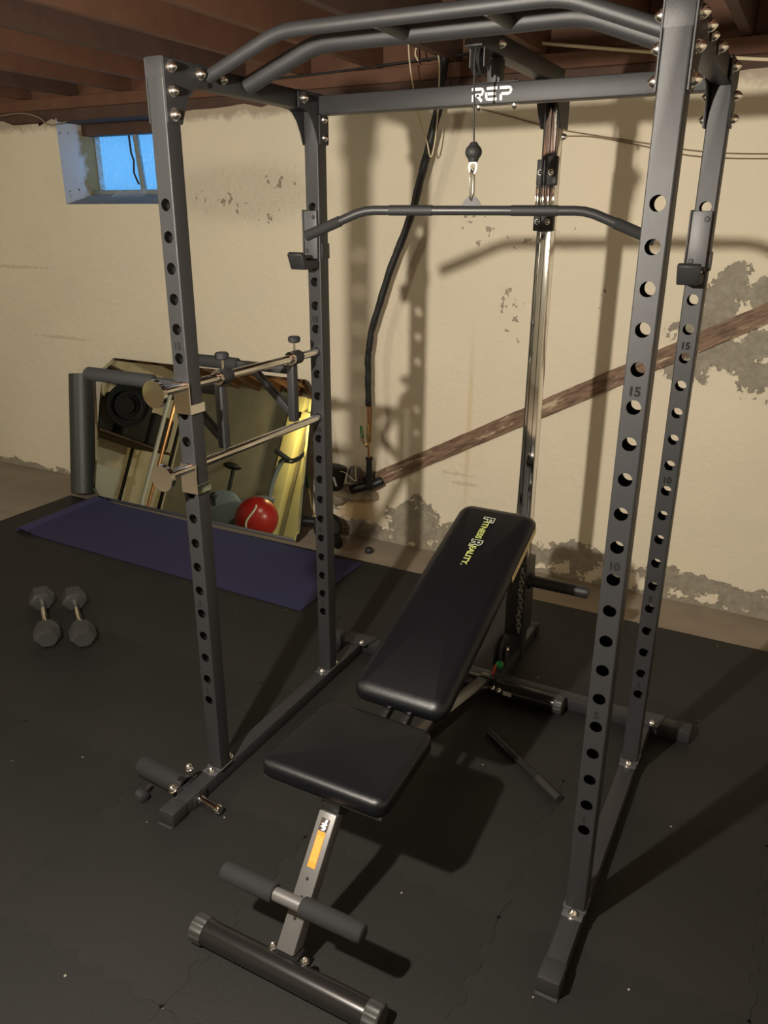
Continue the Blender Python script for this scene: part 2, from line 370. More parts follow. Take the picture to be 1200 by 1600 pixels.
jx = jn.nodes.new('ShaderNodeMixRGB'); jx.inputs[2].default_value = (.12, .10, .09, 1); jn.links.new(jg.outputs[0], jx.inputs[0]); jn.links.new(jr.outputs[0], jx.inputs[1]); jn.links.new(jx.outputs[0], jb.inputs['Base Color'])
MB().quad((WX0, WY, WZ0), (WX0, WY, WTOP), (WX0-.03, 2.40, WTOP), (WX0-.03, 2.40, WZ0+.07)).obj('side_reveal', mjm, win, smooth=False)
MB().quad((WX1, WY, WZ0), (WX1, WY, WTOP), (WX1, 2.40, WTOP), (WX1, 2.40, WZ0+.07)).obj('side_reveal', mjm, win, smooth=False)
MB().quad((WX0, WY, WZ0), (WX1, WY, WZ0), (WX1, 2.40, WZ0+.075), (WX0-.03, 2.40, WZ0+.075)).obj('sill_slope', mat('dirty grey sill paint', (.20, .20, .20), .8, noise=(20, .3, (.36, .36, .36))), win, smooth=False)
MB().box(-2.8, -1.84, 2.30, 2.395, 2.205, 2.268, .003).obj('header_board', wood_dark, win)
# thin torn plastic sheet hanging over the sill
def film():
    m = bpy.data.materials.new('thin clear film'); m.use_nodes = True; b = m.node_tree.nodes['Principled BSDF']
    b.inputs['Base Color'].default_value = (.8, .85, .9, 1); b.inputs['Alpha'].default_value = .22; b.inputs['Roughness'].default_value = .2; return m
mb = MB(); g = [[mb.bm.verts.new((-2.5+i*.03, 2.33-.018*j+.006*math.sin(i*1.7+j), 1.90-.012*j-.02*abs(math.sin(i*.9)))) for j in range(5)] for i in range(9)]
for i in range(8):
    for j in range(4): mb.bm.faces.new((g[i][j], g[i+1][j], g[i+1][j+1], g[i][j+1]))
mb.obj('plastic_film', film(), win)
# diagonal board set in the wall
def board():
    mb = MB(); c0 = V(-.60, 0, .325); c1 = V(2.6, 0, 2.09); d = (c1-c0); L_ = d.length; u = d.normalized(); n = V(-u.z, 0, u.x); rnd = random.Random(5)
    N_ = 110; top = []; bot = []
    for i in range(N_+1):
        p = c0+u*(L_*i/N_); top.append(p+n*(.041+rnd.uniform(-.0012, .0012))); bot.append(p-n*(.038+rnd.uniform(-.0012, .0012)))
    bm = mb.bm; Y0 = 2.072
    vt = [bm.verts.new((p.x, Y0, p.z)) for p in top]; vb = [bm.verts.new((p.x, Y0, p.z)) for p in bot]
    wt = [bm.verts.new((p.x, 2.11, p.z)) for p in top]; wb = [bm.verts.new((p.x, 2.11, p.z)) for p in bot]
    for i in range(N_):
        bm.faces.new((vb[i], vb[i+1], vt[i+1], vt[i])); bm.faces.new((vt[i], vt[i+1], wt[i+1], wt[i])); bm.faces.new((wb[i], wb[i+1], vb[i+1], vb[i]))
    bm.faces.new((vb[0], vt[0], wt[0], wb[0]))
    m = bpy.data.materials.new('weathered brown board with paint remnants'); m.use_nodes = True; nt = m.node_tree; b = nt.nodes['Principled BSDF']
    tc = nt.nodes.new('ShaderNodeTexCoord'); mp = nt.nodes.new('ShaderNodeMapping'); mp.vector_type = 'TEXTURE'; mp.inputs['Rotation'].default_value = (0, -math.atan2(u.z, u.x), 0); mp.inputs['Scale'].default_value = (6, 1, 1)
    nt.links.new(tc.outputs['Object'], mp.inputs['Vector'])
    n1 = nt.nodes.new('ShaderNodeTexNoise'); n1.inputs['Scale'].default_value = 75; n1.inputs['Detail'].default_value = 6; nt.links.new(mp.outputs[0], n1.inputs['Vector'])
    r = nt.nodes.new('ShaderNodeValToRGB'); e = r.color_ramp.elements; e[0].position = .3; e[0].color = (.085, .05, .032, 1); e[1].position = .66; e[1].color = (.27, .17, .11, 1)
    nt.links.new(n1.outputs['Fac'], r.inputs['Fac'])
    n2 = nt.nodes.new('ShaderNodeTexNoise'); n2.inputs['Scale'].default_value = 26; n2.inputs['Detail'].default_value = 8; n2.inputs['Roughness'].default_value = .7; nt.links.new(mp.outputs[0], n2.inputs['Vector'])
    r2 = nt.nodes.new('ShaderNodeValToRGB'); r2.color_ramp.elements[0].position = .57; r2.color_ramp.elements[1].position = .60; nt.links.new(n2.outputs['Fac'], r2.inputs['Fac'])
    mx = nt.nodes.new('ShaderNodeMixRGB'); mx.inputs[2].default_value = (.50, .41, .28, 1); nt.links.new(r2.outputs['Color'], mx.inputs[0]); nt.links.new(r.outputs['Color'], mx.inputs[1])
    nt.links.new(mx.outputs[0], b.inputs['Base Color']); b.inputs['Roughness'].default_value = .7
    bp = nt.nodes.new('ShaderNodeBump'); bp.inputs['Strength'].default_value = .5; bp.inputs['Distance'].default_value = .002; nt.links.new(n1.outputs['Fac'], bp.inputs['Height']); nt.links.new(bp.outputs['Normal'], b.inputs['Normal'])
    return mb.obj('wall_board', m, smooth=False)
tag(board(), 'weathered brown board running diagonally up the cream wall', 'board')

# ------------------------------------------------------------------ interlocking rubber floor tiles
TS = .61
def tile_mesh(flat=()):
    n = 13; h = TS/2; t = .010; g = .0004
    def side():   # offsets of a jigsaw edge along 0..1
        pts = []
        for i in range(n):
            a = i/n; s_ = t if i % 2 == 0 else -t
            pts += [(a+.012, s_), (a+1/n-.012, s_)]
        return pts
    sd = side(); out = []
    for ei, (o, u, v) in enumerate((((-h, -h), (1, 0), (0, 1)), ((h, -h), (0, 1), (-1, 0)), ((h, h), (-1, 0), (0, -1)), ((-h, h), (0, -1), (1, 0)))):
        sgn = 1 if (v in ((0, 1), (-1, 0))) else -1
        for a, s_ in sd:
            if a < .07 or a > .93 or ei in flat: s_ = 0
            out.append((o[0]+u[0]*a*TS+v[0]*(sgn*s_+g), o[1]+u[1]*a*TS+v[1]*(sgn*s_+g)))
    mb = MB(); mb.prism(out, 'z', 0.0, .012)
    return mb.mesh('floor_tile', floor_rubber, smooth=False)
tms = {}
mats_root = thing('rubber_floor_mat', 'black textured interlocking rubber gym flooring under the rack and bench', 'floor mat', (0, 0, 0))
for ix in range(9):
    for iy in range(6):
        fk = tuple(e_ for e_, c_ in ((0, iy == 5), (1, ix == 8), (2, iy == 0), (3, ix == 0)) if c_)
        if fk not in tms: tms[fk] = tile_mesh(fk)
        link('floor_tile', tms[fk], mats_root, (-2.655+TS/2+ix*TS, 1.76-TS/2-iy*TS, .0005))
MZ = .0125

# ------------------------------------------------------------------ power rack
W, D, UW = 1.182, .6725, .0508
Z1, PITCH, NH, HR = .3224, .0762, 20, .0148
ZT = 2.095; ZB = .062
rack = thing('power_rack', 'black steel power rack with numbered hole uprights standing on rubber flooring', 'power rack', (W/2, D/2, MZ))
def upright_mesh():
    mb = MB(); bm = mb.bm; hw = UW/2; rc = .004; th = .0025; nseg = 20
    zs = [Z1+PITCH*i for i in range(NH)]
    def plate(y, half, cap):
        # rectangular strip with round holes
        cuts = [ZB]+[z-PITCH/2 for z in zs]+[zs[-1]+PITCH/2, ZT]
        def q(a, b, c, d): bm.faces.new([bm.verts.new(p) for p in (a, b, c, d)])
        q((-half, y, ZB), (half, y, ZB), (half, y, zs[0]-PITCH/2), (-half, y, zs[0]-PITCH/2))
        q((-half, y, zs[-1]+PITCH/2), (half, y, zs[-1]+PITCH/2), (half, y, ZT), (-half, y, ZT))
        rings = []
        for z in zs:
            circ = []; sq = []
            for k in range(nseg):
                a = 2*PI*k/nseg; ca, sa = math.cos(a), math.sin(a)
                circ.append((HR*ca, y, z+HR*sa))
                m = max(abs(ca)/half, abs(sa)/(PITCH/2)); sq.append((ca/m, y, z+sa/m))
            for k in range(nseg):
                k2 = (k+1) % nseg; A, B = sq[k], sq[k2]; vs = [circ[k], A]
                # insert the rectangle corner when the ray pair straddles it
                if abs(abs(A[0])-half) < 1e-9 and abs(abs(B[2]-z)-PITCH/2) < 1e-9 and abs(abs(B[0])-half) > 1e-6: vs.append((A[0], y, B[2]))
                elif abs(abs(B[0])-half) < 1e-9 and abs(abs(A[2]-z)-PITCH/2) < 1e-9 and abs(abs(A[0])-half) > 1e-6: vs.append((B[0], y, A[2]))
                vs += [B, circ[k2]]
                bm.faces.new([bm.verts.new(p) for p in vs])
            rings.append(circ)
        return rings
    for y0, y1 in ((0, th), (UW, UW-th)):
        r0 = plate(y0, hw-rc, True); r1 = plate(y1, hw-th, False)
        for a, b in zip(r0, r1):
            for k in range(nseg):
                k2 = (k+1) % nseg; bm.faces.new([bm.verts.new(p) for p in (a[k], a[k2], b[k2], b[k])])
    # outer skin: sides and rounded corners
    prof = []
    for (cx, cy, a0) in ((hw-rc, rc, -PI/2), (hw-rc, UW-rc, 0), (-hw+rc, UW-rc, PI/2), (-hw+rc, rc, PI)):
        prof.append([(cx+rc*math.cos(a0+PI/2*i/4), cy+rc*math.sin(a0+PI/2*i/4)) for i in range(5)])
    def strip(p, q): bm.faces.new([bm.verts.new(v) for v in ((p[0], p[1], ZB), (q[0], q[1], ZB), (q[0], q[1], ZT), (p[0], p[1], ZT))])
    for c in prof:
        for a, b in zip(c, c[1:]): strip(a, b)
    strip(prof[0][-1], prof[1][0]); strip(prof[2][-1], prof[3][0])
    for s in (-1, 1): strip((s*(hw-th), th), (s*(hw-th), UW-th))
    bm.faces.new([bm.verts.new(v) for v in ((-hw, 0, ZB), (hw, 0, ZB), (hw, UW, ZB), (-hw, UW, ZB))])
    return mb.mesh('upright', powder, recalc=False, ang=40)
um = upright_mesh()
def fixn(me):
    bm = bmesh.new(); bm.from_mesh(me); bmesh.ops.remove_doubles(bm, verts=bm.verts, dist=1e-5); bmesh.ops.recalc_face_normals(bm, faces=bm.faces); bm.to_mesh(me); bm.free()
fixn(um)
bolt_me = MB().lathe((0, 0, -.0005), (0, 0, .0145), [(0, .0125), (.10, .0125), (.101, .0095), (.35, .0095), (.5, .0085), (.72, .0065), (.9, .0035), (1, .001)], 14).mesh('bolt', zinc)
def bolt(p, d, parent, s=1.0):
    o = link('bolt', bolt_me, parent); o.location = Vector(p)-world_loc(parent); o.rotation_mode = 'QUATERNION'; o.rotation_quaternion = Vector(d).to_track_quat('Z', 'Y'); o.scale = (s*1.2, s*1.2, s*1.2); return o
ups = {}
cap_me = MB().box(-UW/2-.0004, UW/2+.0004, -.0004, UW+.0004, 2.050, 2.0955, .002).mesh('top_cap', powder)
foot_me = MB().box(-UW/2-.004, UW/2+.004, -.004, UW+.004, .0625, .0665, .001).mesh('foot_plate', steel_grey)
for nm, x, y in (('C', 0, 0), ('A', W, 0), ('D', 0, D), ('B', W, D)):
    o = link('upright', um, rack); o.location = V(x, y, 0)-world_loc(rack); ups[nm] = o
    link('top_cap', cap_me, o, (0, 0, 0)); link('foot_plate', foot_me, o, (0, 0, 0))
    for k_, s_ in ((1, '1'), (5, '5'), (10, '10'), (15, '15')):
        text_obj(s_, 'hole_number', .0255, frame((x-.002, y-.0004, Z1+PITCH*(k_-1)+.0315), (1, 0, 0), (0, 0, 1)), number_ink, o, .0002, bold=.0011)
# base runners with end caps
for x in (0, W):
    MB().box(x-UW/2, x+UW/2, -.215, .935, MZ, .0605, .004).obj('base_runner', powder, rack)
    MB().box(x-UW/2-.0025, x+UW/2+.0025, -.2305, -.165, MZ-.0005, .063, .004).prism([(-.232, MZ), (-.232, MZ+.006), (-.240, MZ+.004), (-.240, MZ)], 'x', x-UW/2-.002, x+UW/2+.002).obj('end_cap', rubber, rack)
    for y in (0, D):
        bolt((x, y-.017, .061), (0, 0, 1), rack, 1.15); bolt((x, y+UW+.017, .061), (0, 0, 1), rack, 1.15)
        MB().box(x-UW/2-.001, x+UW/2+.001, y-.031, y+.001, .0605, .0635, .001).obj('foot_flange', steel_grey, rack)
MB().box(-.125, 1.325, .936, .987, MZ, .0605, .004).obj('rear_base_beam', powder, rack)
for x in (-.13, 1.29):
    MB().box(x, x+.05, .933, .990, MZ-.0005, .063, .004).obj('end_cap', rubber, rack)
for x in (0, W): bolt((x+.028, .92, .062), (0, 0, 1), rack); MB().prism([(x-.05, .905), (x+.05, .905), (x+.065, .99), (x-.065, .99)], 'z', .0606, .064).obj('corner_plate', powder, rack)
# top side members, gussets, rear beam
for x in (0, W):
    MB().box(x-UW/2+.003, x+UW/2-.003, UW+.0005, D-.0005, 2.045, 2.094, .004).obj('top_side_member', powder, rack)
    arcp = lambda f: [(f(.053), 1.953), (f(.066), 1.985), (f(.085), 2.017), (f(.108), 2.038), (f(.125), 2.045), (f(.158), 2.046), (f(.158), 2.094), (f(0), 2.094), (f(0), 1.953)]
    for sx in (-1, 1):
        xa = x+sx*(UW/2+.0004); xb = xa+sx*.004
        MB().prism(arcp(lambda t: t), 'x', xa, xb, .0008).obj('gusset_plate', powder, rack)
        MB().prism(arcp(lambda t: D+UW-t), 'x', xa, xb, .0008).obj('gusset_plate', powder, rack)
        for (y, z) in ((.026, 2.075), (.026, 2.024), (.026, 1.973), (.13, 2.073)):
            bolt((xb, y, z), (sx, 0, 0), rack); 
            if z > 1.95 and not (y < .03 and z > 2.05): bolt((xb, D+UW-y, z), (sx, 0, 0), rack)
        bolt((xa, .225, 2.073), (sx, 0, 0), rack, .8); bolt((xa, .345, 2.073), (sx, 0, 0), rack)
MB().box(UW/2+.005, W-UW/2-.005, D-.0005, D+UW, 2.036, 2.0875, .004).obj('rear_top_beam', powder, rack)
for x, sx in ((UW/2+.0045, 1), (W-UW/2-.0045, -1)):
    MB().prism([(D+.001, 1.955), (D+UW, 1.955), (D+UW, 2.035), (D+.001, 2.035)], 'x', x, x+sx*.004).obj('beam_bracket', powder, rack)
# logo lettering on the rear beam
def stroke(mb, pts, wd):
    for a, b in zip(pts, pts[1:]):
        a, b = Vector((*a, 0)), Vector((*b, 0)); d = (b-a).normalized(); n = V(-d.y, d.x, 0)*wd/2
        vs = [a+n, a-n, b-n, b+n]
        mb.bm.faces.new([mb.bm.verts.new(v+V(0, 0, k_)) for k_ in (0,) for v in vs])
def logo():
    mb = MB(); wd = .21
    stroke(mb, [(-.04, .89), (.78, .89), (.92, .80), (.92, .60), (.78, .46), (.22, .46)], wd)        # R bowl
    stroke(mb, [(.10, .0), (.10, .50)], wd); stroke(mb, [(.42, .46), (.86, 0)], wd)
    stroke(mb, [(1.24, .89), (2.14, .89)], wd); stroke(mb, [(1.27, .50), (2.02, .50)], wd); stroke(mb, [(2.12, .11), (1.36, .11), (1.22, .22), (1.22, .62)], wd)  # E
    stroke(mb, [(2.32, .89), (3.12, .89), (3.26, .80), (3.26, .60), (3.12, .46), (2.48, .46)], wd); stroke(mb, [(2.46, .0), (2.46, .46)], wd)   # P
    mb.xf(frame((.5335, D-.0012, 2.0435), (1, 0, 0), (0, 0, 1)) @ Matrix.Diagonal((.0345, .0345, .0345, 1)))
    return mb.obj('logo_lettering', white_print, rack, smooth=False)
logo()
# pull up bars
for y, r in ((.160, .0160), (.322, .0220)):
    mb = MB(); q = [V(UW/2+.005, y, 2.071)]
    ends = (V(.195, y, 2.131), V(.245, y, 2.152), V(.30, y, 2.152)), (V(.882, y, 2.152), V(.937, y, 2.152), V(.987, y, 2.131))
    for a, b, c in ends:
        q.append(a)
        for t in (.2, .4, .6, .8): q.append(a*(1-t)**2+b*2*t*(1-t)+c*t*t)
        q.append(c)
    q.append(V(W-UW/2-.005, y, 2.071))
    mb.tube(q, r, 20).obj('pull_up_bar', powder, rack)
for xg in (.505, .765): MB().cyl((xg, .165, 2.152), (xg, .318, 2.152), .0165, n=16).obj('cross_grip', powder, rack)

# ------------------------------------------------------------------ J hooks
def j_hook(x, y, label):
    t = thing('j_hook', label, 'barbell hook', (x, y, 1.585), 'barbell hooks on the rear uprights')
    MB().box(x-.027, x+.021, y-.013, y-.0005, 1.615, 1.762, .003).obj('face_plate', steel_grey, t)
    MB().box(x-.033, x-.028, y-.014, y+.03, 1.60, 1.764, .0015).obj('side_flange', powder, t)
    MB().box(x+.0255, x+.0295, y+.005, y+UW, 1.615, 1.662, .001).obj('lock_tab', powder, t)
    MB().prism([(y-.004, 1.585), (y-.085, 1.585), (y-.105, 1.632), (y-.092, 1.640), (y-.070, 1.612), (y-.004, 1.612)], 'x', x-.035, x+.021, .003).obj('shelf', rubber, t)
    for zz, dx in ((1.640, -.016), (1.742, .010)): bolt((x+dx, y-.0125, zz), (0, -1, 0), t, .45).data = dark_bolt
    return t
dark_bolt = MB().lathe((0, 0, -.0005), (0, 0, .006), [(0, .0125), (.5, .0125), (1, .009)], 12).mesh('dark_bolt', powder)
j_hook(0, D, 'grey plated barbell hook on the rear upright left of the lat bar')
j_hook(W, D, 'grey plated barbell hook on the rear right upright, above the peeled paint')

# ------------------------------------------------------------------ chrome safety bars and dip handles
def safety(n, label):
    z = Z1+PITCH*(n-1)
    t = thing('safety_bar', label, 'safety bar', (0, D/2, z), 'chrome safety bars through the left uprights')
    MB().cyl((0, -.095, z), (0, D+UW+.02, z), .0130, n=20).obj('pipe', chrome, t)
    MB().lathe((0, -.108, z), (0, -.094, z), [(0, .0365), (1, .0365)], 32).obj('end_disc', chrome, t, ang=20)
    mb = MB(); mb.box(-UW/2-.002, UW/2+.0035, -.0045, -.0008, z-.074, z+.014, .0012).box(UW/2+.0008, UW/2+.004, -.004, UW+.004, z-.074, z-.047, .0012)
    mb.obj('stop_plate', chrome, t, smooth=False)
safety(14, 'upper chrome safety pipe with round end disc, carrying the dip handles')
safety(11, 'lower chrome safety pipe with round end disc, below the dip handles')
def dip(y, label, grip=(.27, .56)):
    zp = Z1+PITCH*13; zl = Z1+PITCH*10
    t = thing('dip_handle', label, 'dip handle', (-.035, y, zl), 'dip handles hung on the left safety bars')
    MB().box(-.028, -.001, y-.013, y+.014, zl+.0135, zp-.021, .003).obj('post', powder, t)
    MB().box(-grip[0]-.02, -.027, y-.012, y+.014, zp-.056, zp-.030, .003).obj('arm', powder, t)
    MB().lathe((-grip[0], y+.001, zp-.043), (-grip[1], y+.001, zp-.043), [(0, .018), (.02, .0215), (.96, .0215), (1, .015)], 20).obj('foam_grip', foam, t)
    a = V(-.17, y+.001, zp-.056); b = V(-.026, y+.001, zl+.045); d = (b-a); m_ = frame((a+b)/2, d, (0, 1, 0))
    MB().box(-d.length/2, d.length/2, -.011, .011, -.011, .011, .002, mtx=m_).obj('brace', powder, t)
    MB().lathe((0, y-.024, zp), (0, y+.026, zp), [(0, .0145), (.001, .020), (.2, .0225), (.85, .0225), (1, .0195), (1.001, .0145)], 22, caps=False).obj('collar', rubber, t)
    MB().lathe((0, y-.030, zp), (0, y-.024, zp), [(0, .0142), (.01, .022), (1, .022)], 22, caps=False).obj('ring', chrome, t)
    kb = MB().cyl((-.002, y, zp+.018), (-.002, y, zp+.052), .0035, n=10).obj('pin', chrome, t)
    MB().lathe((-.002, y, zp+.048), (-.002, y, zp+.068), [(0, .014), (.15, .0195), (.75, .0205), (1, .016)], 20).obj('knob', rubber, kb)
dip(.178, 'black dip handle nearer the camera, its foam grip pointing left past the upright')
dip(.545, 'black dip handle nearer the wall, round knob standing on its collar', (.235, .50))

# ------------------------------------------------------------------ lat pulldown tower
tw = thing('lat_tower', 'lat pulldown tower with chrome square column behind the rack', 'cable machine', (.604, 1.22, MZ))
px0, px1, py0, py1 = .578, .630, 1.20, 1.252
mb = MB(); mb.box(px0, px1, py0, py1, .10, 2.16, .0045, seg=3).obj('chrome_column', chrome, tw)
MB().box(.573, .635, 1.195, 1.257, MZ, .16, .003).obj('column_socket', powder, tw)
MB().box(.578, .630, .99, 1.42, MZ+.001, .062, .004).obj('base_foot', powder, tw)
MB().box(.574, .634, 1.41, 1.455, MZ+.0008, .064, .004).obj('end_cap', rubber, tw)
MB().box(.565, .615, .535, 1.275, 2.152, 2.202, .004).obj('top_arm', powder, tw)
MB().box(.5655, .6145, .5275, .5345, 2.1525, 2.2015, .002).obj('arm_end_cap', ribbed, tw)
MB().box(.571, .609, .68, .718, 2.089, 2.150, .003).obj('arm_stub', powder, tw)
MB().prism([(1.10, 2.15), (1.28, 2.15), (1.28, 2.02), (1.20, 2.02)], 'x', .5655, .5705).prism([(1.10, 2.15), (1.28, 2.15), (1.28, 2.02), (1.20, 2.02)], 'x', .631, .636).obj('column_bracket', powder, tw)
for p, d in (((.6155, .66, 2.176), (1, 0, 0)), ((.6365, 1.22, 2.13), (1, 0, 0)), ((.6375, 1.225, 1.995), (1, 0, 0))): bolt(p, d, tw, .9)
for x in (.545, .65):
    bolt((x, D+.025, 2.0355), (0, 0, -1), tw, .8); bolt((x, D+.025, 2.088), (0, 0, 1), tw, .6)
MB().box(.53, .665, D-.001+.004, D+UW-.004, 2.0880, 2.0905, .0008).obj('stub_plate', powder, tw)
for y in (.575, 1.13):
    pl = MB().lathe((.578, y, 2.128), (.602, y, 2.128), [(0, .034), (.15, .038), (.35, .030), (.65, .030), (.85, .038), (1, .034)], 26).obj('pulley', rubber, tw)
    MB().cyl((.572, y, 2.128), (.608, y, 2.128), .007, n=12).obj('axle', zinc, pl)
    for xa in (.569, .608): MB().box(xa, xa+.003, y-.018, y+.018, 2.11, 2.153).obj('pulley_cheek', powder, tw)
# black sliding guide on the column with two bolts
for bb in ((.572, .600, 1.172, 1.1985, 1.845, 1.925), (.606, .640, 1.176, 1.1985, 1.845, 1.935), (.571, .641, 1.174, 1.1985, 1.70, 1.755)): MB().box(*bb, .003).obj('guide_bracket', powder, tw)
for xa, xb in ((.572, .584), (.590, .602), (.610, .620), (.626, .638)): MB().box(xa, xb, 1.176, 1.1985, 1.7555, 1.8445, .002).obj('guide_rail', chrome, tw)
for x, z in ((.586, 1.885), (.622, 1.885), (.586, 1.73), (.622, 1.73)): bolt((x, 1.1715, z), (0, -1, 0), tw, .6)
# weight carriage near the floor
MB().box(.566, .642, 1.165, 1.285, .13, .46, .004).obj('weight_carriage', powder, tw)
for s, n_ in ((1, 'r'), (-1, 'l')):
    x0 = .642 if s > 0 else .566
    h = MB().lathe((x0, 1.22, .370), (x0+s*.235, 1.22, .370), [(0, .033), (.06, .033), (.061, .024), (.985, .024), (1, .021)], 22).obj('weight_horn', powder, tw)
    MB().cyl((x0+s*.232, 1.22, .370), (x0+s*.238, 1.22, .370), .020, n=20).obj('horn_cap', ribbed, h)
# cable over the pulleys, down to the low pulley
MB().tube([(.590, .560, 1.93), (.590, .552, 2.0), (.590, .540, 2.12), (.590, .55, 2.152), (.590, .578, 2.163), (.590, .62, 2.163), (.590, 1.10, 2.163), (.590, 1.15, 2.158), (.590, 1.166, 2.12), (.597, 1.15, 1.6), (.600, 1.135, .9), (.600, 1.10, .2)], .0026, 8).obj('cable', steel_cable, tw)
lp = MB().lathe((.585, 1.045, .135), (.615, 1.045, .135), [(0, .050), (.2, .056), (.4, .044), (.6, .044), (.8, .056), (1, .050)], 28).obj('pulley', rubber, tw)
bolt((.6155, 1.045, .135), (1, 0, 0), tw, .9)
for xa in (.620, .575): MB().box(xa, xa+.004, 1.02, 1.07, .06, .155, .001).obj('pulley_cheek', powder, tw)
# chain links hanging in front of the carriage
def chain_link(c, vertical, ln=.026, wd=.008, r=.0024):
    pts = []
    for i in range(12):
        a = 2*PI*i/12; x = wd*math.cos(a); z = (ln/2-wd)*(1 if math.sin(a) > 0 else -1)+wd*math.sin(a)
        pts.append(V(x, 0, z) if vertical else V(0, x, z))
    return MB().tube(pts, r, 6, closed=True).xf(Matrix.Translation(c))
la = chain_link((0, 0, 0), True).mesh('chain_link', zinc_dark := mat('dull zinc chain', (.25, .24, .22), .4, .9)); lb = chain_link((0, 0, 0), False).mesh('chain_link', zinc_dark)
ch = thing('hanging_chain', 'dull steel chain hanging beside the chrome column above the low pulley', 'chain', (.645, 1.10, .47))
for i in range(15):
    link('chain_link', la if i % 2 else lb, ch, (.002*math.sin(i), 0, -.0185*i-.01))
# snap hook, ball stopper and lat bar
cs = MB().sphere((.590, .560, 1.908), .0225, 22, (1, 1, .92)).lathe((.590, .560, 1.884), (.590, .560, 1.933), [(0, .012), (.3, .018), (.7, .018), (1, .008)], 18).obj('cable_stopper', rubber, tw)
hk = thing('snap_hook', 'bright steel snap hook linking the cable to the lat bar', 'snap hook', (.590, .560, 1.80))
pts = [V(.590+.0085*math.cos(a)*(1), .560, 1.842+.0085*math.sin(a)) for a in [i*PI/6 for i in range(-1, 8)]]
MB().tube([(.590, .560, 1.884), (.580, .560, 1.880), (.579, .560, 1.868), (.585, .560, 1.855), (.595, .560, 1.855), (.601, .560, 1.868), (.600, .560, 1.880)], .0035, 8, smooth=2, closed=True).obj('eye_loop', white, hk)
MB().tube([(.590, .552, 1.866), (.590, .546, 1.850), (.590, .549, 1.80), (.590, .553, 1.79), (.590, .560, 1.786), (.590, .569, 1.792), (.590, .572, 1.80), (.590, .572, 1.850), (.590, .566, 1.866)], .0035, 8, smooth=2, closed=True).obj('hook', zinc, hk)
lat = thing('lat_bar', 'long black angled lat pulldown bar hanging from the cable', 'pulldown bar', (.590, .560, 1.7615))
ca, sa = math.cos(math.radians(11)), math.sin(math.radians(11))
def lp_(s, z): return V(.590+ca*s, .560+sa*s, 1.7615+z)
lpts = [(-.490, -.071), (-.33, -.008), (-.305, -.002), (-.28, 0), (.28, 0), (.305, -.002), (.33, -.008), (.490, -.071)]
MB().tube([lp_(*p) for p in lpts], .0128, 18).obj('bar', mat('satin black bar', (.035, .035, .036), .38, .2), lat)
for s in (-1, 1):
    MB().tube([lp_(s*.385, -.0297), lp_(s*.491, -.0714)], lambda t: .0162 if .02 < t < .98 else .015, 18).obj('end_grip', foam, lat)
    a, b = (-.235, -.11) if s < 0 else (.11, .235)
    MB().cyl(lp_(a, 0), lp_(b, 0), .0142, n=18).obj('knurled_sleeve', rubber, lat)
def ltag():
    mb = MB().prism([(-.030, .008), (.030, .008), (.016, .030), (.009, .036), (-.009, .036), (-.016, .030)], 'y', -.003, .003)
    mb.xf(Matrix.Translation((.590, .560, 1.7615)) @ Matrix.Rotation(math.radians(11), 4, 'Z')); return mb.obj('eye_tab', mat('dark grey painted tab', (.10, .10, .10), .6), lat)
ltag()

# ------------------------------------------------------------------ weight bench
bench = thing('weight_bench', 'black padded adjustable weight bench set at a low incline inside the rack', 'weight bench', (.60, .2, MZ))
def pad(name, outline, th, bev, mtx, m, edge=None, parent=bench):
    """rounded cushion: outline in local xy, top at z=0"""
    mb = MB(); bm = mb.bm; n = len(outline); c = V(sum(p[0] for p in outline)/n, sum(p[1] for p in outline)/n, 0)
    def inset(d, z):
        r = []
        for i, p in enumerate(outline):
            a = Vector(outline[i-1]); b = Vector(outline[(i+1) % n]); t = (b-a).normalized(); nn = Vector((-t.y, t.x)); r.append(bm.verts.new((p[0]+nn.x*d, p[1]+nn.y*d, z)))
        return r
    rings = [inset(bev*1.45, 0.0), inset(bev*.95, -bev*.10), inset(bev*.45, -bev*.36), inset(bev*.12, -bev*.72), inset(0, -bev*1.15), inset(0, -th+bev*.3), inset(bev*.35, -th)]
    for a, b in zip(rings, rings[1:]):
        for i in range(n): bm.faces.new((a[i], a[(i+1) % n], b[(i+1) % n], b[i]))
    cv = bm.verts.new((c.x, c.y, .0))
    for i in range(n): bm.faces.new((rings[0][i], cv, rings[0][(i+1) % n]))
    bm.faces.new(rings[-1]); mb.xf(mtx); return mb.obj(name, m, parent, ang=50)
def rrect(w0, w1, l, r0, r1, n=7):
    """half widths w0 at y=0, w1 at y=l, CCW"""
    o = []
    for cx, cy, a0, r in ((w0-r0, r0, -90, r0), (w1-r1, l-r1, 0, r1), (-w1+r1, l-r1, 90, r1), (-w0+r0, r0, 180, r0)):
        for i in range(n+1): a = math.radians(a0+90*i/n); o.append((cx+r*math.cos(a), cy+r*math.sin(a)))
    # subdivide long edges so the cushion top is smooth
    out = []
    for i, p in enumerate(o):
        q = o[(i+1) % len(o)]; out.append(p); d = math.dist(p, q)
        if d > .06:
            k_ = int(d/.04)
            for j in range(1, k_): out.append((p[0]+(q[0]-p[0])*j/k_, p[1]+(q[1]-p[1])*j/k_))
    return out
SZ = .447
sm = frame((.588, -.285, SZ), (1, 0, 0), (0, 1, .0))
pad('seat_pad', rrect(.183, .172, .325, .035, .04), .048, .016, sm, vinyl)
MB().prism([(.588-.172, -.275), (.588+.172, -.275), (.588+.16, .03), (.588-.16, .03)], 'z', SZ-.062, SZ-.0485, .003).obj('seat_board', rubber, bench)
TH = math.radians(21.5); BU = V(0, math.cos(TH), math.sin(TH)); BO = V(.612, .075, .474); BL = .87
bx_ = V(1, .0, 0); bm_ = frame(BO, bx_, BU)
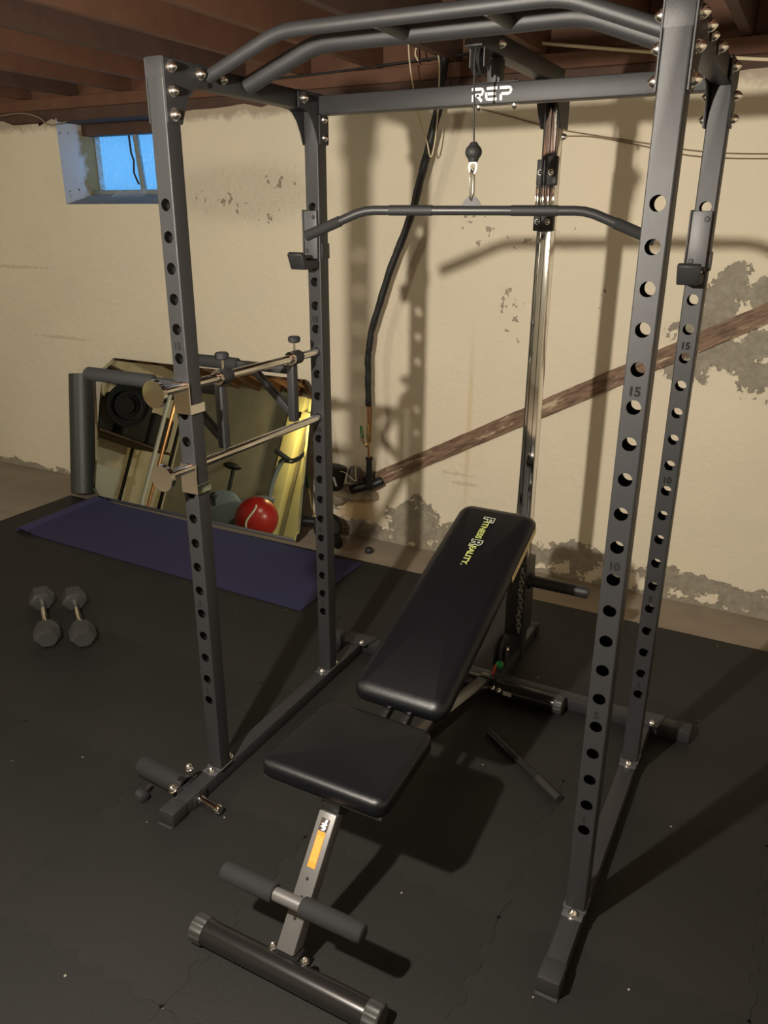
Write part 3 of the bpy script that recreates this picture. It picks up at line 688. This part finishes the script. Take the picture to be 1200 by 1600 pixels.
bp_ = pad('backrest_pad', rrect(.148, .140, BL, .045, .048), .055, .027, bm_, vinyl)
# pale board edge showing along the upper right side
def edge_strip():
    mb = MB(); pts = [p for p in rrect(.148, .140, BL, .045, .048)]
    idx = [i for i, p in enumerate(pts) if p[0] > .09 and p[1] > BL*.62]
    for a, b in zip(idx, idx[1:]):
        p, q = pts[a], pts[b]; e = .0025
        mb.quad((p[0]+e, p[1], -.028), (q[0]+e, q[1], -.028), (q[0]+e, q[1], -.0535), (p[0]+e, p[1], -.0535))
        mb.quad((p[0]+e, p[1], -.0535), (q[0]+e, q[1], -.0535), (q[0]-.02, q[1], -.0535), (p[0]-.02, p[1], -.0535))
    mb.xf(bm_); o = mb.obj('board_edge', vinyl_edge, bench, smooth=False); o['label'] = 'pale raw edge of the backrest board'; return o
edge_strip()
MB().box(-.125, .125, .02, BL-.04, -.064, -.0515, .003, mtx=bm_).obj('backrest_board', rubber, bench)
# lettering down the backrest
lt = frame(V(0, 0, 0), (0, -1, 0), (1, 0, 0))
def btext(s, size, along, across, m, dz, bold=0):
    mt = bm_ @ Matrix.Translation((across, along, .0035+dz)) @ frame((0, 0, 0), (0, -1, 0), (1, 0, 0))
    o = text_obj(s, 'lettering', size, mt, m, bp_, .0003, bold, 'LEFT'); return o
y0 = BL-.070
def line_text():
    y = y0
    for s, size, wd in (('F', .050, .023), ('ITNESS', .029, .094), ('R', .050, .031), ('EALITY.', .029, .095)):
        if len(s) == 1:
            btext(s, size, y, -.012, pale_print, 0, .0035); btext(s, size, y, -.012, vinyl, .0006, .0006)
        else:
            btext(s, size, y, -.014, yellow_print, .0003, .0008)
        y -= wd
line_text()
# frame
def bar(name, a, b, w_, h_, m, parent=bench, bev=.003):
    a, b = Vector(a), Vector(b); d = b-a; x = V(1, 0, 0); m_ = frame((a+b)/2, x, d)
    return MB().box(-w_/2, w_/2, -d.length/2, d.length/2, -h_/2, h_/2, bev, mtx=m_).obj(name, m, parent)
FT = V(.606, -.462, .046); FR = .0325
foot = MB().cyl((.370, -.490, FR+MZ), (.845, -.490, FR+MZ), FR, n=28).obj('front_foot', tube_gloss, bench)
def ribcap(p0, p1, r, parent):
    mb = MB(); p0, p1 = Vector(p0), Vector(p1); d = p1-p0; q = d.to_track_quat('Z', 'Y'); n = 48; rings = []
    for t, k_ in ((0, .80), (.0, 1), (.12, 1.04), (.9, 1.04), (1, .95)):
        rings.append([mb.bm.verts.new(p0+d*t+q @ V(*( (r*k_*(1.0 if i % 4 < 2 or k_ < .9 else .955))*f(2*PI*i/n) for f in (math.cos, math.sin)), 0)) for i in range(n)])
    for a, b in zip(rings, rings[1:]):
        for i in range(n): mb.bm.faces.new((a[i], a[(i+1) % n], b[(i+1) % n], b[i]))
    mb.bm.faces.new(rings[-1]); mb.bm.faces.new(rings[0][::-1]); return mb.obj('end_cap', ribbed, parent, ang=25)
ribcap((.376, -.490, FR+MZ), (.338, -.490, FR+MZ), FR*1.06, bench); ribcap((.839, -.490, FR+MZ), (.877, -.490, FR+MZ), FR*1.06, bench)
leg = bar('front_leg', (.600, -.455, .068), (.612, -.262, .345), .050, .042, silver_paint); leg['label'] = 'grey metallic front leg'
# sticker and holes on the leg's camera side
la_, lb_ = V(.600, -.455, .068), V(.612, -.262, .345); ld = (lb_-la_); ln_ = ld.cross(V(1, 0, 0)).normalized()
if ln_.y > 0: ln_ = -ln_
fm = frame(la_+ln_*.0213, V(1, 0, 0)-ld.normalized()*V(1, 0, 0).dot(ld.normalized()), ld)
if (fm.to_3x3() @ V(0, 0, 1)).dot(ln_) < 0: fm = fm @ Matrix.Diagonal((1, 1, -1, 1))
LL = ld.length
MB().box(-.011, .011, LL*.60, LL*.86, 0, .0006, mtx=fm).obj('orange_sticker', orange, leg, smooth=False)
mb = MB()
for i in range(4): mb.box(-.0075+i*.0045, -.006+i*.0045, LL*.64, LL*.83, .0006, .0009, mtx=fm)
mb.obj('sticker_print', mat('pale orange print', (.98, .48, .14), .5), leg, smooth=False)
MB().box(-.012, .012, LL*.865, LL*.955, 0, .0007, mtx=fm).obj('warning_label', mat('dark brown label', (.05, .03, .025), .5), leg, smooth=False)
mb = MB(); wp = [(-.006, .870), (.001, .885), (-.009, .893), (-.003, .905), (-.008, .915), (.000, .925), (.001, .950), (.008, .950), (.006, .925), (.0095, .912), (.004, .905), (.008, .890), (.004, .870)]
mb.bm.faces.new([mb.bm.verts.new((p[0], LL*p[1], .0010)) for p in wp]); mb.xf(fm).obj('warning_figure', white_print, leg, smooth=False)
for t in (.24, .39, .52, .45):
    if t == .45: continue
    MB().cyl((0, LL*t, -.001), (0, LL*t, .0007), .0042, n=14).xf(fm).obj('adjustment_hole', dark_in, leg)
MB().box(.575, .637, -.478, -.435, .058, .074, .003).obj('leg_bracket', tube_gloss, bench)
for x in (.560, .652):
    bolt((x, -.462, .070), (0, 0, 1), bench, .8)
# foam leg roller across the front leg
rl = MB().cyl((.42, -.452, .232), (.805, -.452, .232), .0115, n=18).obj('roller_bar', tube_gloss, bench)
MB().cyl((.565, -.452, .232), (.648, -.452, .232), .0165, n=20).obj('roller_sleeve', silver_paint, bench)
for a, b in ((.568, .412), (.645, .812)):
    MB().lathe((a, -.452, .232), (b, -.452, .232), [(0, .021), (.02, .0235), (.93, .0235), (.98, .020), (1, .014)], 22).obj('foam_roller', foam, bench)
bar('main_beam', (.61, -.265, .355), (.60, .86, .075), .050, .05, tube_gloss)
bar('seat_support', (.605, -.26, .372), (.605, .02, .372), .05, .024, tube_gloss)
bar('backrest_rail', (.575, .08, .395), (.575, .74, .655), .024, .03, tube_gloss); bar('backrest_rail', (.640, .08, .395), (.640, .74, .655), .024, .03, tube_gloss)
bar('backrest_strut', (.607, .50, .56), (.607, .42, .20), .03, .03, tube_gloss)
MB().cyl((.53, .052, .392), (.70, .052, .392), .012, n=14).obj('hinge_rod', zinc, bench)
MB().cyl((.355, .905, FR+MZ), (.87, .905, FR+MZ), FR, n=28).obj('rear_foot', tube_gloss, bench)
ribcap((.865, .905, FR+MZ), (.898, .905, FR+MZ), FR*1.05, bench); ribcap((.360, .905, FR+MZ), (.327, .905, FR+MZ), FR*1.05, bench)
MB().box(.575, .635, .872, .90, .045, .10, .003).obj('rear_bracket', tube_gloss, bench)
MB().box(.672, .706, .8715, .8722, .042, .060).obj('spec_sticker', box_grey, bench, smooth=False)
bolt((.655, .873, .055), (0, -1, 0), bench, .8); bolt((.630, .873, .060), (0, -1, 0), bench, .8)
kn = MB().sphere((.625, .955, .115), .0165, 14).obj('pull_knob', green, bench); kn['label'] = 'green round pull knob'
st = MB().box(-.005, .005, -.003, .003, -.035, .035, .002, mtx=Matrix.Translation((.608, .94, .085)) @ Matrix.Rotation(.2, 4, 'Y')).obj('pin_strap', red_tag, bench); st['label'] = 'red orange strap'
# loose rod on the floor behind the bench
rod = thing('loose_rod', 'thin dark rod lying on the flooring right of the bench', 'rod', (.9, .5, MZ))
MB().cyl((.70, .655, MZ+.0125), (.985, .455, MZ+.0125), .0118, n=16).obj('tube', mat('dull black rod', (.010, .010, .010), .45), rod)
MB().cyl((.93, .494, MZ+.0135), (1.02, .431, MZ+.0135), .0132, n=16).obj('ribbed_end', mat('dark ribbed rod end', (.022, .022, .021), .5), rod)

# ------------------------------------------------------------------ foam roll attachment at the left front foot
at_ = thing('roller_attachment', 'black foam roll with chrome pin lying across the left front foot of the rack', 'gym attachment', (-.08, -.1, MZ))
MB().lathe((-.235, -.085, .048), (-.045, -.100, .048), [(0, .027), (.03, .034), (.97, .034), (1, .030)], 22).obj('foam_roll', foam, at_)
MB().lathe((-.052, -.100, .052), (-.030, -.102, .052), [(0, .026), (.01, .034), (.99, .034), (1, .026), (.98, .026), (.02, .026)], 26, caps=False).obj('clamp_ring', tube_gloss, at_)
MB().box(-.032, -.0262, -.145, -.055, MZ, .066, .002).box(.0262, .031, -.14, -.08, MZ, .058, .002).obj('clamp_plate', powder, at_)
MB().box(-.030, .030, -.125, -.095, .061, .064, .001).obj('clamp_bridge', powder, at_)
bolt((-.050, -.062, .088), (-.2, -.3, 1), at_, 1.1); bolt((-.050, -.140, .062), (-.3, -.5, 1), at_, 1.1)
MB().lathe((.033, -.112, .036), (.118, -.120, .034), [(0, .015), (.1, .015), (.101, .0130), (.80, .0130), (.801, .015), (.95, .015), (1, .012)], 18).obj('chrome_pin', chrome, at_)
kb = MB().lathe((-.165, -.175, .028), (-.13, -.185, .028), [(0, .012), (.1, .019), (.9, .019), (1, .013)], 10).obj('knob', rubber, at_)
MB().cyl((-.150, -.140, .042), (-.146, -.182, .034), .005, n=10).obj('pin', zinc, at_)

# ------------------------------------------------------------------ dumbbells, blue mat, roller, mirror
def dumbbell(c, ang, label):
    t = thing('hex_dumbbell', label, 'dumbbell', (c[0], c[1], MZ), 'pair of hex dumbbells')
    d = V(math.cos(ang), math.sin(ang), 0); r = .050
    for s in (-1, 1):
        mb = MB(); prof = [(s*.130, .80), (s*.140, 1), (s*.222, 1), (s*.240, .78)]
        rings = [[mb.bm.verts.new((x, r*1.12*k_*math.sin(PI/6+PI/3*i)*-1, r*k_*math.cos(PI/6+PI/3*i))) for i in range(6)] for x, k_ in prof]
        for a, b in zip(rings, rings[1:]):
            for i in range(6): mb.bm.faces.new((a[i], a[(i+1) % 6], b[(i+1) % 6], b[i]))
        mb.bm.faces.new(rings[0]); mb.bm.faces.new(rings[-1])
        bmesh.ops.recalc_face_normals(mb.bm, faces=mb.bm.faces); bmesh.ops.bevel(mb.bm, geom=mb.bm.edges[:], offset=.003, segments=2, affect='EDGES')
        mb.xf(Matrix.Translation((c[0], c[1], MZ+r*.866+.001)) @ Matrix.Rotation(ang, 4, 'Z')).obj('hex_head', mat('dark grey rubber head', (.038, .038, .036), .5, bump=.2, bscale=300), t)
    z = MZ+r*.866+.001
    MB().lathe(V(c[0], c[1], z)-d*.13, V(c[0], c[1], z)+d*.13, [(0, .014), (.08, .010), (.16, .0095), (.22, .0145), (.30, .0115), (.5, .0150), (.70, .0115), (.78, .0145), (.84, .0095), (.92, .010), (1, .014)], 18).obj('handle', chrome, t)
dumbbell((-1.360, .47), math.atan2(-.267, .358), 'left one of two grey hex dumbbells with chrome handles on the floor')
dumbbell((-1.226, .542), math.atan2(-.265, .361), 'right one of two grey hex dumbbells with chrome handles on the floor')
# blue exercise mat, left end curled up
em = thing('exercise_mat', 'dark blue foam exercise mat lying in front of the mirror', 'exercise mat', (-1.4, 1.45, MZ))
def blue():
    mb = MB(); bm = mb.bm; A0, A1, B0, B1 = V(-2.33, 1.165, 0), V(-.411, 1.119, 0), V(-2.36, 1.775, 0), V(-.421, 1.715, 0)
    nx, ny, th = 40, 8, .006; up = []; lo = []
    for i in range(nx+1):
        u = i/nx; a = A0.lerp(A1, u); b = B0.lerp(B1, u)
        z = MZ+.001+.018*math.exp(-((u)/.02)**2)
        up.append([bm.verts.new(a.lerp(b, j/ny)+V(0, 0, z+th)) for j in range(ny+1)]); lo.append([bm.verts.new(a.lerp(b, j/ny)+V(0, 0, z)) for j in range(ny+1)])
    for i in range(nx):
        for j in range(ny):
            bm.faces.new((up[i][j], up[i+1][j], up[i+1][j+1], up[i][j+1])); bm.faces.new((lo[i][j], lo[i][j+1], lo[i+1][j+1], lo[i+1][j]))
    for i in range(nx):
        bm.faces.new((lo[i][0], lo[i+1][0], up[i+1][0], up[i][0])); bm.faces.new((lo[i][ny], up[i][ny], up[i+1][ny], lo[i+1][ny]))
    for j in range(ny):
        bm.faces.new((lo[0][j], up[0][j], up[0][j+1], lo[0][j+1])); bm.faces.new((lo[nx][j], lo[nx][j+1], up[nx][j+1], up[nx][j]))
    mb.obj('mat_sheet', blue_mat, em)
    # curled end
    pts = [V(-2.335, 0, .030), V(-2.375, 0, .040), V(-2.41, 0, .040), V(-2.428, 0, .028), V(-2.425, 0, .018)]
    mb = MB(); bm = mb.bm; rows = []
    for p, q in zip(pts, pts[1:]+[pts[-1]]):
        rows.append([bm.verts.new(V(p.x+(-.03*t), 1.165+.61*t, p.z-.001)) for t in (0, .25, .5, .75, 1)])
        
    rows2 = [[bm.verts.new(v.co+V(0, 0, -.005)) for v in r] for r in rows]
    for R in (rows, rows2):
        for a, b in zip(R, R[1:]):
            for k_ in range(4): bm.faces.new((a[k_], a[k_+1], b[k_+1], b[k_]))
    for a, b, c, d in zip(rows, rows[1:], rows2, rows2[1:]):
        for k_ in (0, 4): bm.faces.new((a[k_], b[k_], d[k_], c[k_]))
    o = mb.obj('curled_end', blue_mat2, em); o['label'] = 'paler curled left end'
blue()
fr = thing('foam_roller', 'tall dark grey foam roller leaning against the wall left of the mirror', 'foam roller', (-2.61, 1.81, 0))
MB().lathe((-2.592, 1.815, .022), (-2.672, 1.995, .775), [(0, .070), (.004, .078), (.996, .078), (1, .071), (1.0001, .05), (.985, .048)], 40).obj('foam_cylinder', roller_mat, fr)
mr = thing('wall_mirror', 'large frameless mirror with cut corners leaning against the wall behind the blue mat', 'mirror', (-1.7, 1.80, MZ))
TA = math.radians(14); mu = V(0, math.sin(TA), math.cos(TA)); mo = V(0, 1.785, MZ+.012)
def mirror():
    H = .905; x0, x1 = -2.475, -.868; c1 = .085
    out = [(x0+.05, 0), (x1-.02, 0), (x1, .055), (x1-.012, H-.075), (x1-.075, H), (x0+.10, H), (x0+.005, H-.075), (x0, .05)]
    m_ = frame(mo, (1, 0, 0), mu)   # local z = x × mu points to -Y
    mb = MB(); n = len(out); cx = sum(p[0] for p in out)/n; cy = H/2
    def ins(p, d): return (p[0]+(d if p[0] < cx else -d), p[1]+(d if p[1] < cy else -d))
    a = [mb.bm.verts.new((*p, -.001)) for p in out]; b = [mb.bm.verts.new((*ins(p, .016), -.0006)) for p in out]
    mb.bm.faces.new(b)
    mb.xf(m_).obj('mirror_glass', mirror_mat, mr, smooth=False)
    mb = MB(); a = [mb.bm.verts.new((*p, -.0010)) for p in out]; b = [mb.bm.verts.new((*ins(p, .0155), -.0006)) for p in out]
    for i in range(n): mb.bm.faces.new((a[i], a[(i+1) % n], b[(i+1) % n], b[i]))
    mb.xf(m_).obj('bevelled_rim', mirror_mat, mr, smooth=False)
    mb = MB().prism(out, 'z', -.022, -.0014); mb.xf(m_).obj('backing_board', mirror_back, mr, smooth=False)
mirror()

# ------------------------------------------------------------------ pipes, valves, wires on the wall
ip = thing('insulated_pipe', 'black wrapped pipe running down the wall from the joists to the drain', 'pipe', (-.53, 2.0, .8))
P = [(-.150, 2.02, 2.60), (-.158, 2.02, 2.40), (-.170, 2.0, 2.199), (-.213, 2.0, 2.043), (-.255, 2.0, 1.90), (-.290, 2.0, 1.769), (-.350, 2.0, 1.63), (-.408, 2.0, 1.503), (-.475, 2.0, 1.31), (-.517, 2.0, 1.184), (-.535, 2.0, 1.06), (-.536, 2.0, .95), (-.533, 2.0, .80)]
rw = random.Random(2)
pp = []
for a, b in zip(P, P[1:]):
    for i in range(6): t = i/6; pp.append(V(*a).lerp(V(*b), t)+V(rw.uniform(-.0015, .0015), rw.uniform(-.0015, .0015), 0))
pp.append(V(*P[-1]))
MB().tube(pp, lambda t: (.0205-.004*t)*(1+.05*math.sin(t*90)), 12).obj('insulation', hose_black, ip)
MB().cyl((-.537, 2.0, .80), (-.533, 2.0, .505), .006, n=12).cyl((-.520, 2.005, .80), (-.527, 2.005, .60), .006, n=12).obj('copper_tube', copper, ip)
MB().lathe((-.537, 2.0, .70), (-.535, 2.0, .60), [(0, .008), (.2, .011), (.4, .009), (.6, .012), (.8, .009), (1, .008)], 14).obj('brass_joint', brass, ip)
def valve(x, y, z, label, lever):
    t = thing('valve', label, 'valve', (x, y, z), 'green handled valves by the wall')
    MB().tube(lever, .0055, 8, smooth=1).lathe((lever[-1][0]+.004, lever[-1][1], lever[-1][2]-.012), (lever[-1][0]+.004, lever[-1][1], lever[-1][2]+.012), [(0, .008), (.5, .012), (1, .008)], 10).obj('lever', brass, t)
    h = MB().box(-.0095, .0095, -.005, .005, -.036, .036, .004, mtx=Matrix.Translation((x, y, z)) @ Matrix.Rotation(-.06, 4, 'Y')).obj('handle', green, t); h['label'] = 'green lever handle'
valve(-.568, 1.985, .655, 'small valve with green lever on the copper tube beside the drain', [(-.567, 1.985, .625), (-.560, 1.988, .600), (-.545, 1.995, .585)])
valve(-.915, 1.96, .325, 'small valve with green lever low on the wall left of the rear upright', [(-.913, 1.96, .295), (-.90, 1.96, .27), (-.897, 1.96, .22), (-.885, 1.965, .15), (-.875, 1.97, .12)])
MB().tube([(-.56, 1.975, .80), (-.552, 1.973, .68), (-.585, 1.965, .52), (-.592, 1.95, .43), (-.575, 1.94, .385), (-.60, 1.93, .40), (-.645, 1.915, .445), (-.69, 1.90, .43), (-.70, 1.90, .395)], .0022, 6, smooth=2).obj('loose_wire', cream_cable)
tag(bpy.data.objects['loose_wire'], 'thin cream wire curling past the drain pipe to the black pump', 'wire')
dr = thing('drain_pipe', 'black drain pipe stub with elbow at the lower end of the diagonal board', 'pipe', (-.53, 2.0, .35))
MB().lathe((-.530, 2.0, .36), (-.530, 2.0, .515), [(0, .026), (.2, .026), (.25, .017), (.9, .0165), (.901, .020), (1, .020)], 20).obj('riser', hose_black, dr)
MB().tube([(-.475, 2.04, .378), (-.50, 2.02, .364), (-.58, 1.995, .335), (-.64, 2.0, .312)], .026, 18, smooth=1).obj('elbow', hose_black, dr)
pu = thing('water_pump', 'black round pump body at the foot of the pipes behind the rear upright', 'pump', (-.71, 1.93, .36))
MB().lathe((-.725, 1.93, .325), (-.705, 1.95, .455), [(0, .045), (.1, .055), (.75, .056), (.76, .060), (.95, .060), (1, .050)], 26).obj('motor_body', iron, pu)
MB().lathe((-.625, 1.985, .36), (-.615, 2.0, .445), [(0, .035), (.8, .038), (1, .030)], 22).obj('side_can', mat('grey brown can', (.12, .105, .085), .5), pu)
MB().cyl((-.690, 1.885, .41), (-.672, 1.883, .36), .006, n=8).obj('label_strip', white, pu)
# mortar lumps around the pipes
def lumps(name, label, parts, m):
    mb = MB()
    for c, r, sc in parts: mb.sphere(c, r, 14, sc)
    rr = random.Random(9)
    for v in mb.bm.verts: v.co += V(rr.uniform(-.005, .005), rr.uniform(-.005, .005), rr.uniform(-.006, .006))
    o = mb.obj(name, m); tag(o, label, 'mortar'); return o
mortar_m = mat('pale rough mortar', (.42, .35, .24), .85, noise=(20, .3, (.22, .18, .13)), bump=1, bscale=40)
lumps('mortar_patch', 'rough pale mortar patch bulging from the wall under the pump', [((-.70, 2.06, .27), .09, (1.3, .6, .5)), ((-.79, 2.06, .24), .08, (1, .5, .8)), ((-.60, 2.075, .27), .07, (1.3, .5, .5))], mortar_m)
mt = thing('water_meter', 'dark cast meter with side spout on the floor behind the rear upright', 'meter', (-.74, 1.90, 0))
MB().lathe((-.76, 1.915, .105), (-.70, 1.84, .12), [(0, .05), (.2, .078), (.7, .082), (1, .06)], 24).obj('body', iron, mt)
MB().lathe((-.80, 1.90, .12), (-.905, 1.86, .125), [(0, .026), (.7, .024), (.71, .030), (1, .028)], 16).obj('spout', iron, mt)
MB().lathe((-.67, 1.85, .06), (-.62, 1.81, .05), [(0, .035), (.6, .035), (.61, .028), (1, .026)], 16).sphere((-.745, 1.89, .045), .045, 12, (1, 1, .9)).obj('lower_port', iron, mt)
tag(MB().lathe((-.476, 1.895, .002), (-.476, 1.895, .030), [(0, .022), (.6, .024), (1, .017)], 14).obj('black_plug', rubber), 'small black plug on the concrete beside the wall', 'plug')
# cables along the joists and wall
def cable(name, pts, r, m, label, sm_=2):
    tag(MB().tube(pts, r, 8, smooth=sm_).obj(name, m), label, 'cable'); 
cable('white_cable', [(.157, 2.055, 2.451), (.30, 2.055, 2.425), (.735, 2.055, 2.360), (1.071, 2.055, 2.314), (1.3, 2.055, 2.29), (2.2, 2.055, 2.30)], .0065, cream_cable, 'cream cable stapled along the sill above the right side of the wall')
cable('thin_wire', [(-.1, 2.065, 2.22), (.064, 2.065, 2.182), (.332, 2.065, 2.106), (.446, 2.068, 2.084), (.745, 2.068, 2.032), (.976, 2.068, 1.990), (1.212, 2.068, 1.978), (1.7, 2.068, 1.975)], .0028, brown_cable, 'pair of thin brown wires sagging across the wall, the upper one')
cable('thin_wire', [(.41, 2.074, 2.072), (.52, 2.074, 2.068), (.745, 2.074, 2.020), (.93, 2.074, 1.975), (1.212, 2.074, 1.960), (1.7, 2.074, 1.962)], .0028, brown_cable, 'pair of thin brown wires sagging across the wall, the lower one')
cable('dangling_wire', [(-.302, 1.95, 2.55), (-.301, 1.95, 2.462), (-.293, 1.95, 2.378), (-.272, 1.95, 2.281), (-.234, 1.95, 2.132), (-.197, 1.95, 2.06), (-.182, 1.95, 1.985), (-.164, 1.95, 2.03), (-.150, 1.95, 2.15), (-.147, 1.95, 2.30), (-.147, 1.95, 2.367), (-.154, 1.95, 2.404), (-.185, 1.95, 2.436), (-.232, 1.95, 2.449), (-.263, 1.95, 2.44), (-.268, 1.95, 2.413), (-.252, 1.95, 2.387)], .0032, cream_cable, 'stiff cream wire looping from the joists beside the black pipe')
cable('dark_joint_strip', [(-1.6, 2.09, 2.405), (-1.077, 2.085, 2.385), (-.202, 2.085, 2.418), (.2, 2.085, 2.43)], .005, rubber, 'dark strip added to draw the joint over the sill')  # thin dark tube added to draw the dark joint line above the sill
cable('ceiling_wire', [(-3.6, 2.08, 2.33), (-3.2, 2.06, 2.31), (-2.95, 2.05, 2.325), (-2.80, 2.06, 2.29), (-2.77, 2.07, 2.24), (-2.6, 2.07, 2.26)], .0035, mat('grey brown wire', (.28, .22, .17), .6), 'dusty grey wire hanging over the wall top left of the window')

# ------------------------------------------------------------------ lamps (outside the frame) 
def bulb(loc, power, label, r=.031, color=(1, .92, .79)):
    t = thing('ceiling_bulb', label, 'lamp', (loc[0], loc[1], 2.6))
    m = bpy.data.materials.new('lit bulb'); m.use_nodes = True; nt = m.node_tree; nt.nodes.clear(); o = nt.nodes.new('ShaderNodeOutputMaterial'); e = nt.nodes.new('ShaderNodeEmission')
    e.inputs[0].default_value = (*color, 1); e.inputs[1].default_value = power/(4*PI*PI*r*r); nt.links.new(e.outputs[0], o.inputs[0])
    MB().sphere(loc, r, 16).obj('bulb', m, t)
    MB().cyl((loc[0], loc[1], loc[2]+r-.002), (loc[0], loc[1], loc[2]+r+.05), .017, n=14).obj('socket', porcelain, t)
    MB().cyl((loc[0], loc[1], loc[2]+r+.04), (loc[0], loc[1], 2.6), .004, n=8).obj('cord', rubber, t)
bulb(BULB, BULB_POWER, 'bare bulb hanging from the joists before the rack')
bulb(BULB2, BULB2_POWER, 'frosted globe lamp hanging at the left of the basement', r=.10, color=(1, .98, .80))
bulb(BULB3, 34, 'warm bare bulb in the far corner of the basement', color=(1, .74, .34))

# ------------------------------------------------------------------ things seen in the mirror
eb = thing('exercise_bike', 'blue grey upright exercise bike, seen in the mirror', 'exercise bike', (-4.95, -3.2, 0))
bx0, by0 = -4.95, -3.2
ux = V(.83, -.56, 0).normalized()   # axis seen broadside in the mirror (right in mirror = +ux)
def bp3(s, z, o=0): return V(bx0, by0, 0)+ux*s+V(.56, .83, 0)*o+V(0, 0, z)
MB().lathe(bp3(-.22, .33, .07), bp3(-.22, .33, -.07), [(0, .22), (.1, .26), (.9, .26), (1, .22)], 30).obj('flywheel_cover', bike_grey, eb)
MB().tube([bp3(-.30, .25), bp3(.02, .50), bp3(.30, .62), bp3(.42, .60)], .045, 12, smooth=2).obj('frame_arch', bike_grey, eb)
MB().tube([bp3(.36, .20), bp3(.34, .60), bp3(.34, .95), bp3(.40, 1.18)], .032, 12, smooth=2).obj('handle_post', bike_grey, eb)
MB().tube([bp3(-.20, .35), bp3(-.22, .90)], .026, 12).obj('seat_post', iron, eb)
MB().sphere(bp3(-.24, .93), .14, 14, (1, .8, .35)).obj('saddle', rubber, eb)
MB().box(-.12, .12, -.08, .08, -.03, .03, .01, mtx=Matrix.Translation(bp3(.38, 1.24)) @ Matrix.Rotation(-.59, 4, 'Z') @ Matrix.Rotation(.4, 4, 'Y')).obj('console', rubber, eb)
for o_ in (-.18, .18): MB().tube([bp3(.36, 1.14, 0), bp3(.40, 1.18, o_), bp3(.58, 1.20, o_), bp3(.72, 1.42, o_)], .018, 10, smooth=1).obj('handlebar', rubber, eb)
MB().tube([bp3(-.34, .35, .1), bp3(-.38, .46, .14)], .02, 8).sphere(bp3(-.38, .47, .18), .05, 10).obj('pedal', rubber, eb)
for s in (-.45, .45): MB().cyl(bp3(s, .04, -.25), bp3(s, .04, .25), .035, n=14).obj('floor_tube', iron, eb)
MB().tube([bp3(-.45, .05), bp3(-.25, .22), bp3(.42, .22), bp3(.45, .05)], .035, 10).obj('lower_frame', bike_grey, eb)
bl = thing('exercise_ball', 'red exercise ball with pale stripe, seen in the mirror', 'ball', (-4.45, -3.0, 0))
bc = V(-4.50, -2.98, .30)
MB().sphere(bc, .285, 32).obj('ball', ball_red, bl)
st_pts = [bc+(V(.50, .80, 0)*.93+V(.83, -.56, 0)*(-.25+.14*math.sin(a*2.2))+V(0, 0, a*.62)).normalized()*.286 for a in [i/8-.95 for i in range(16)]]
MB().tube(st_pts, .014, 6).obj('stripe', pale_print, bl)
# yellow lit doorway
dw = thing('door_frame', 'yellow painted door frame in a lit corner, seen in the mirror', 'door frame', (-5.35, -4.2, 0))
MB().box(-5.45, -5.20, -4.68, -4.50, 0, 2.35, .01).obj('post', yellow_wall, dw); MB().box(-5.05, -4.55, -4.695, -4.55, 0, 2.35, .01).obj('panel', yellow_wall, dw)
MB().box(-5.45, -4.55, -4.69, -4.5, 2.0, 2.12, .01).obj('lintel', yellow_wall, dw)
# coil of black hose and other dark kit at the left
hc = thing('hose_coil', 'big coil of black hose hanging on the left wall, seen in the mirror', 'hose', (-6.6, -2.45, 1.4))
cdir = V(.70, .70, -.1).normalized(); mcoil = cdir.to_track_quat('Z', 'Y').to_matrix().to_4x4(); mcoil.translation = V(-6.55, -2.35, 1.42)
for i in range(7):
    rr_ = .13+.035*(i % 5); zz = .03*(i//2)
    MB().tube([V(rr_*math.cos(a), rr_*math.sin(a)*1.05, zz) for a in [k_*PI/14 for k_ in range(28)]], .022, 8, closed=True).xf(mcoil).obj('hose_loop', bag_black, hc)
MB().cyl(mcoil.translation, mcoil.translation+cdir*.02, .14, n=24).obj('centre_hub', iron, hc)
sh = thing('storage_shelf', 'dark storage shelf with bags at the far left, seen in the mirror', 'shelf', (-6.9, -2.9, 0))
for x, y in ((-7.5, -3.6), (-6.7, -3.6), (-7.5, -1.9), (-6.7, -1.9)): MB().box(x-.02, x+.02, y-.02, y+.02, 0, 1.9, .003).obj('post', iron, sh)
for z in (1.0, 1.85): MB().box(-7.52, -6.68, -3.62, -1.88, z-.015, z+.015, .003).obj('shelf_board', wood_dark, sh)
for i, (x, y, z, a, b, c) in enumerate(((-7.0, -2.86, 1.02, .35, .24, .62), (-7.0, -2.28, 1.02, .3, .2, .45), (-6.95, -3.36, 1.02, .3, .22, .50))):
    tag(MB().box(x-a/1, x+a*.6, y-b, y+b, z, z+c, .06, seg=3).obj('dark_bag', bag_black), ('largest', 'middle', 'smallest')[i]+' black bag on the dark storage shelf, seen in the mirror', 'bag')
tag(MB().box(-7.3, -6.72, -2.7, -2.2, .001, .55, .01).obj('grey_box', box_grey), 'pale grey box under the dark shelf, seen in the mirror', 'box')
cp = MB().tube([(-6.0, -2.6, 0.0), (-6.0, -2.62, 2.55)], .022, 10).obj('copper_riser', copper); tag(cp, 'vertical copper pipe near the left shelf, seen in the mirror', 'pipe')
wp_ = MB().tube([(-6.12, -2.6, 0.0), (-6.12, -2.62, 2.55)], .03, 10).obj('white_riser', white); tag(wp_, 'vertical white pipe beside the copper pipe, seen in the mirror', 'pipe')
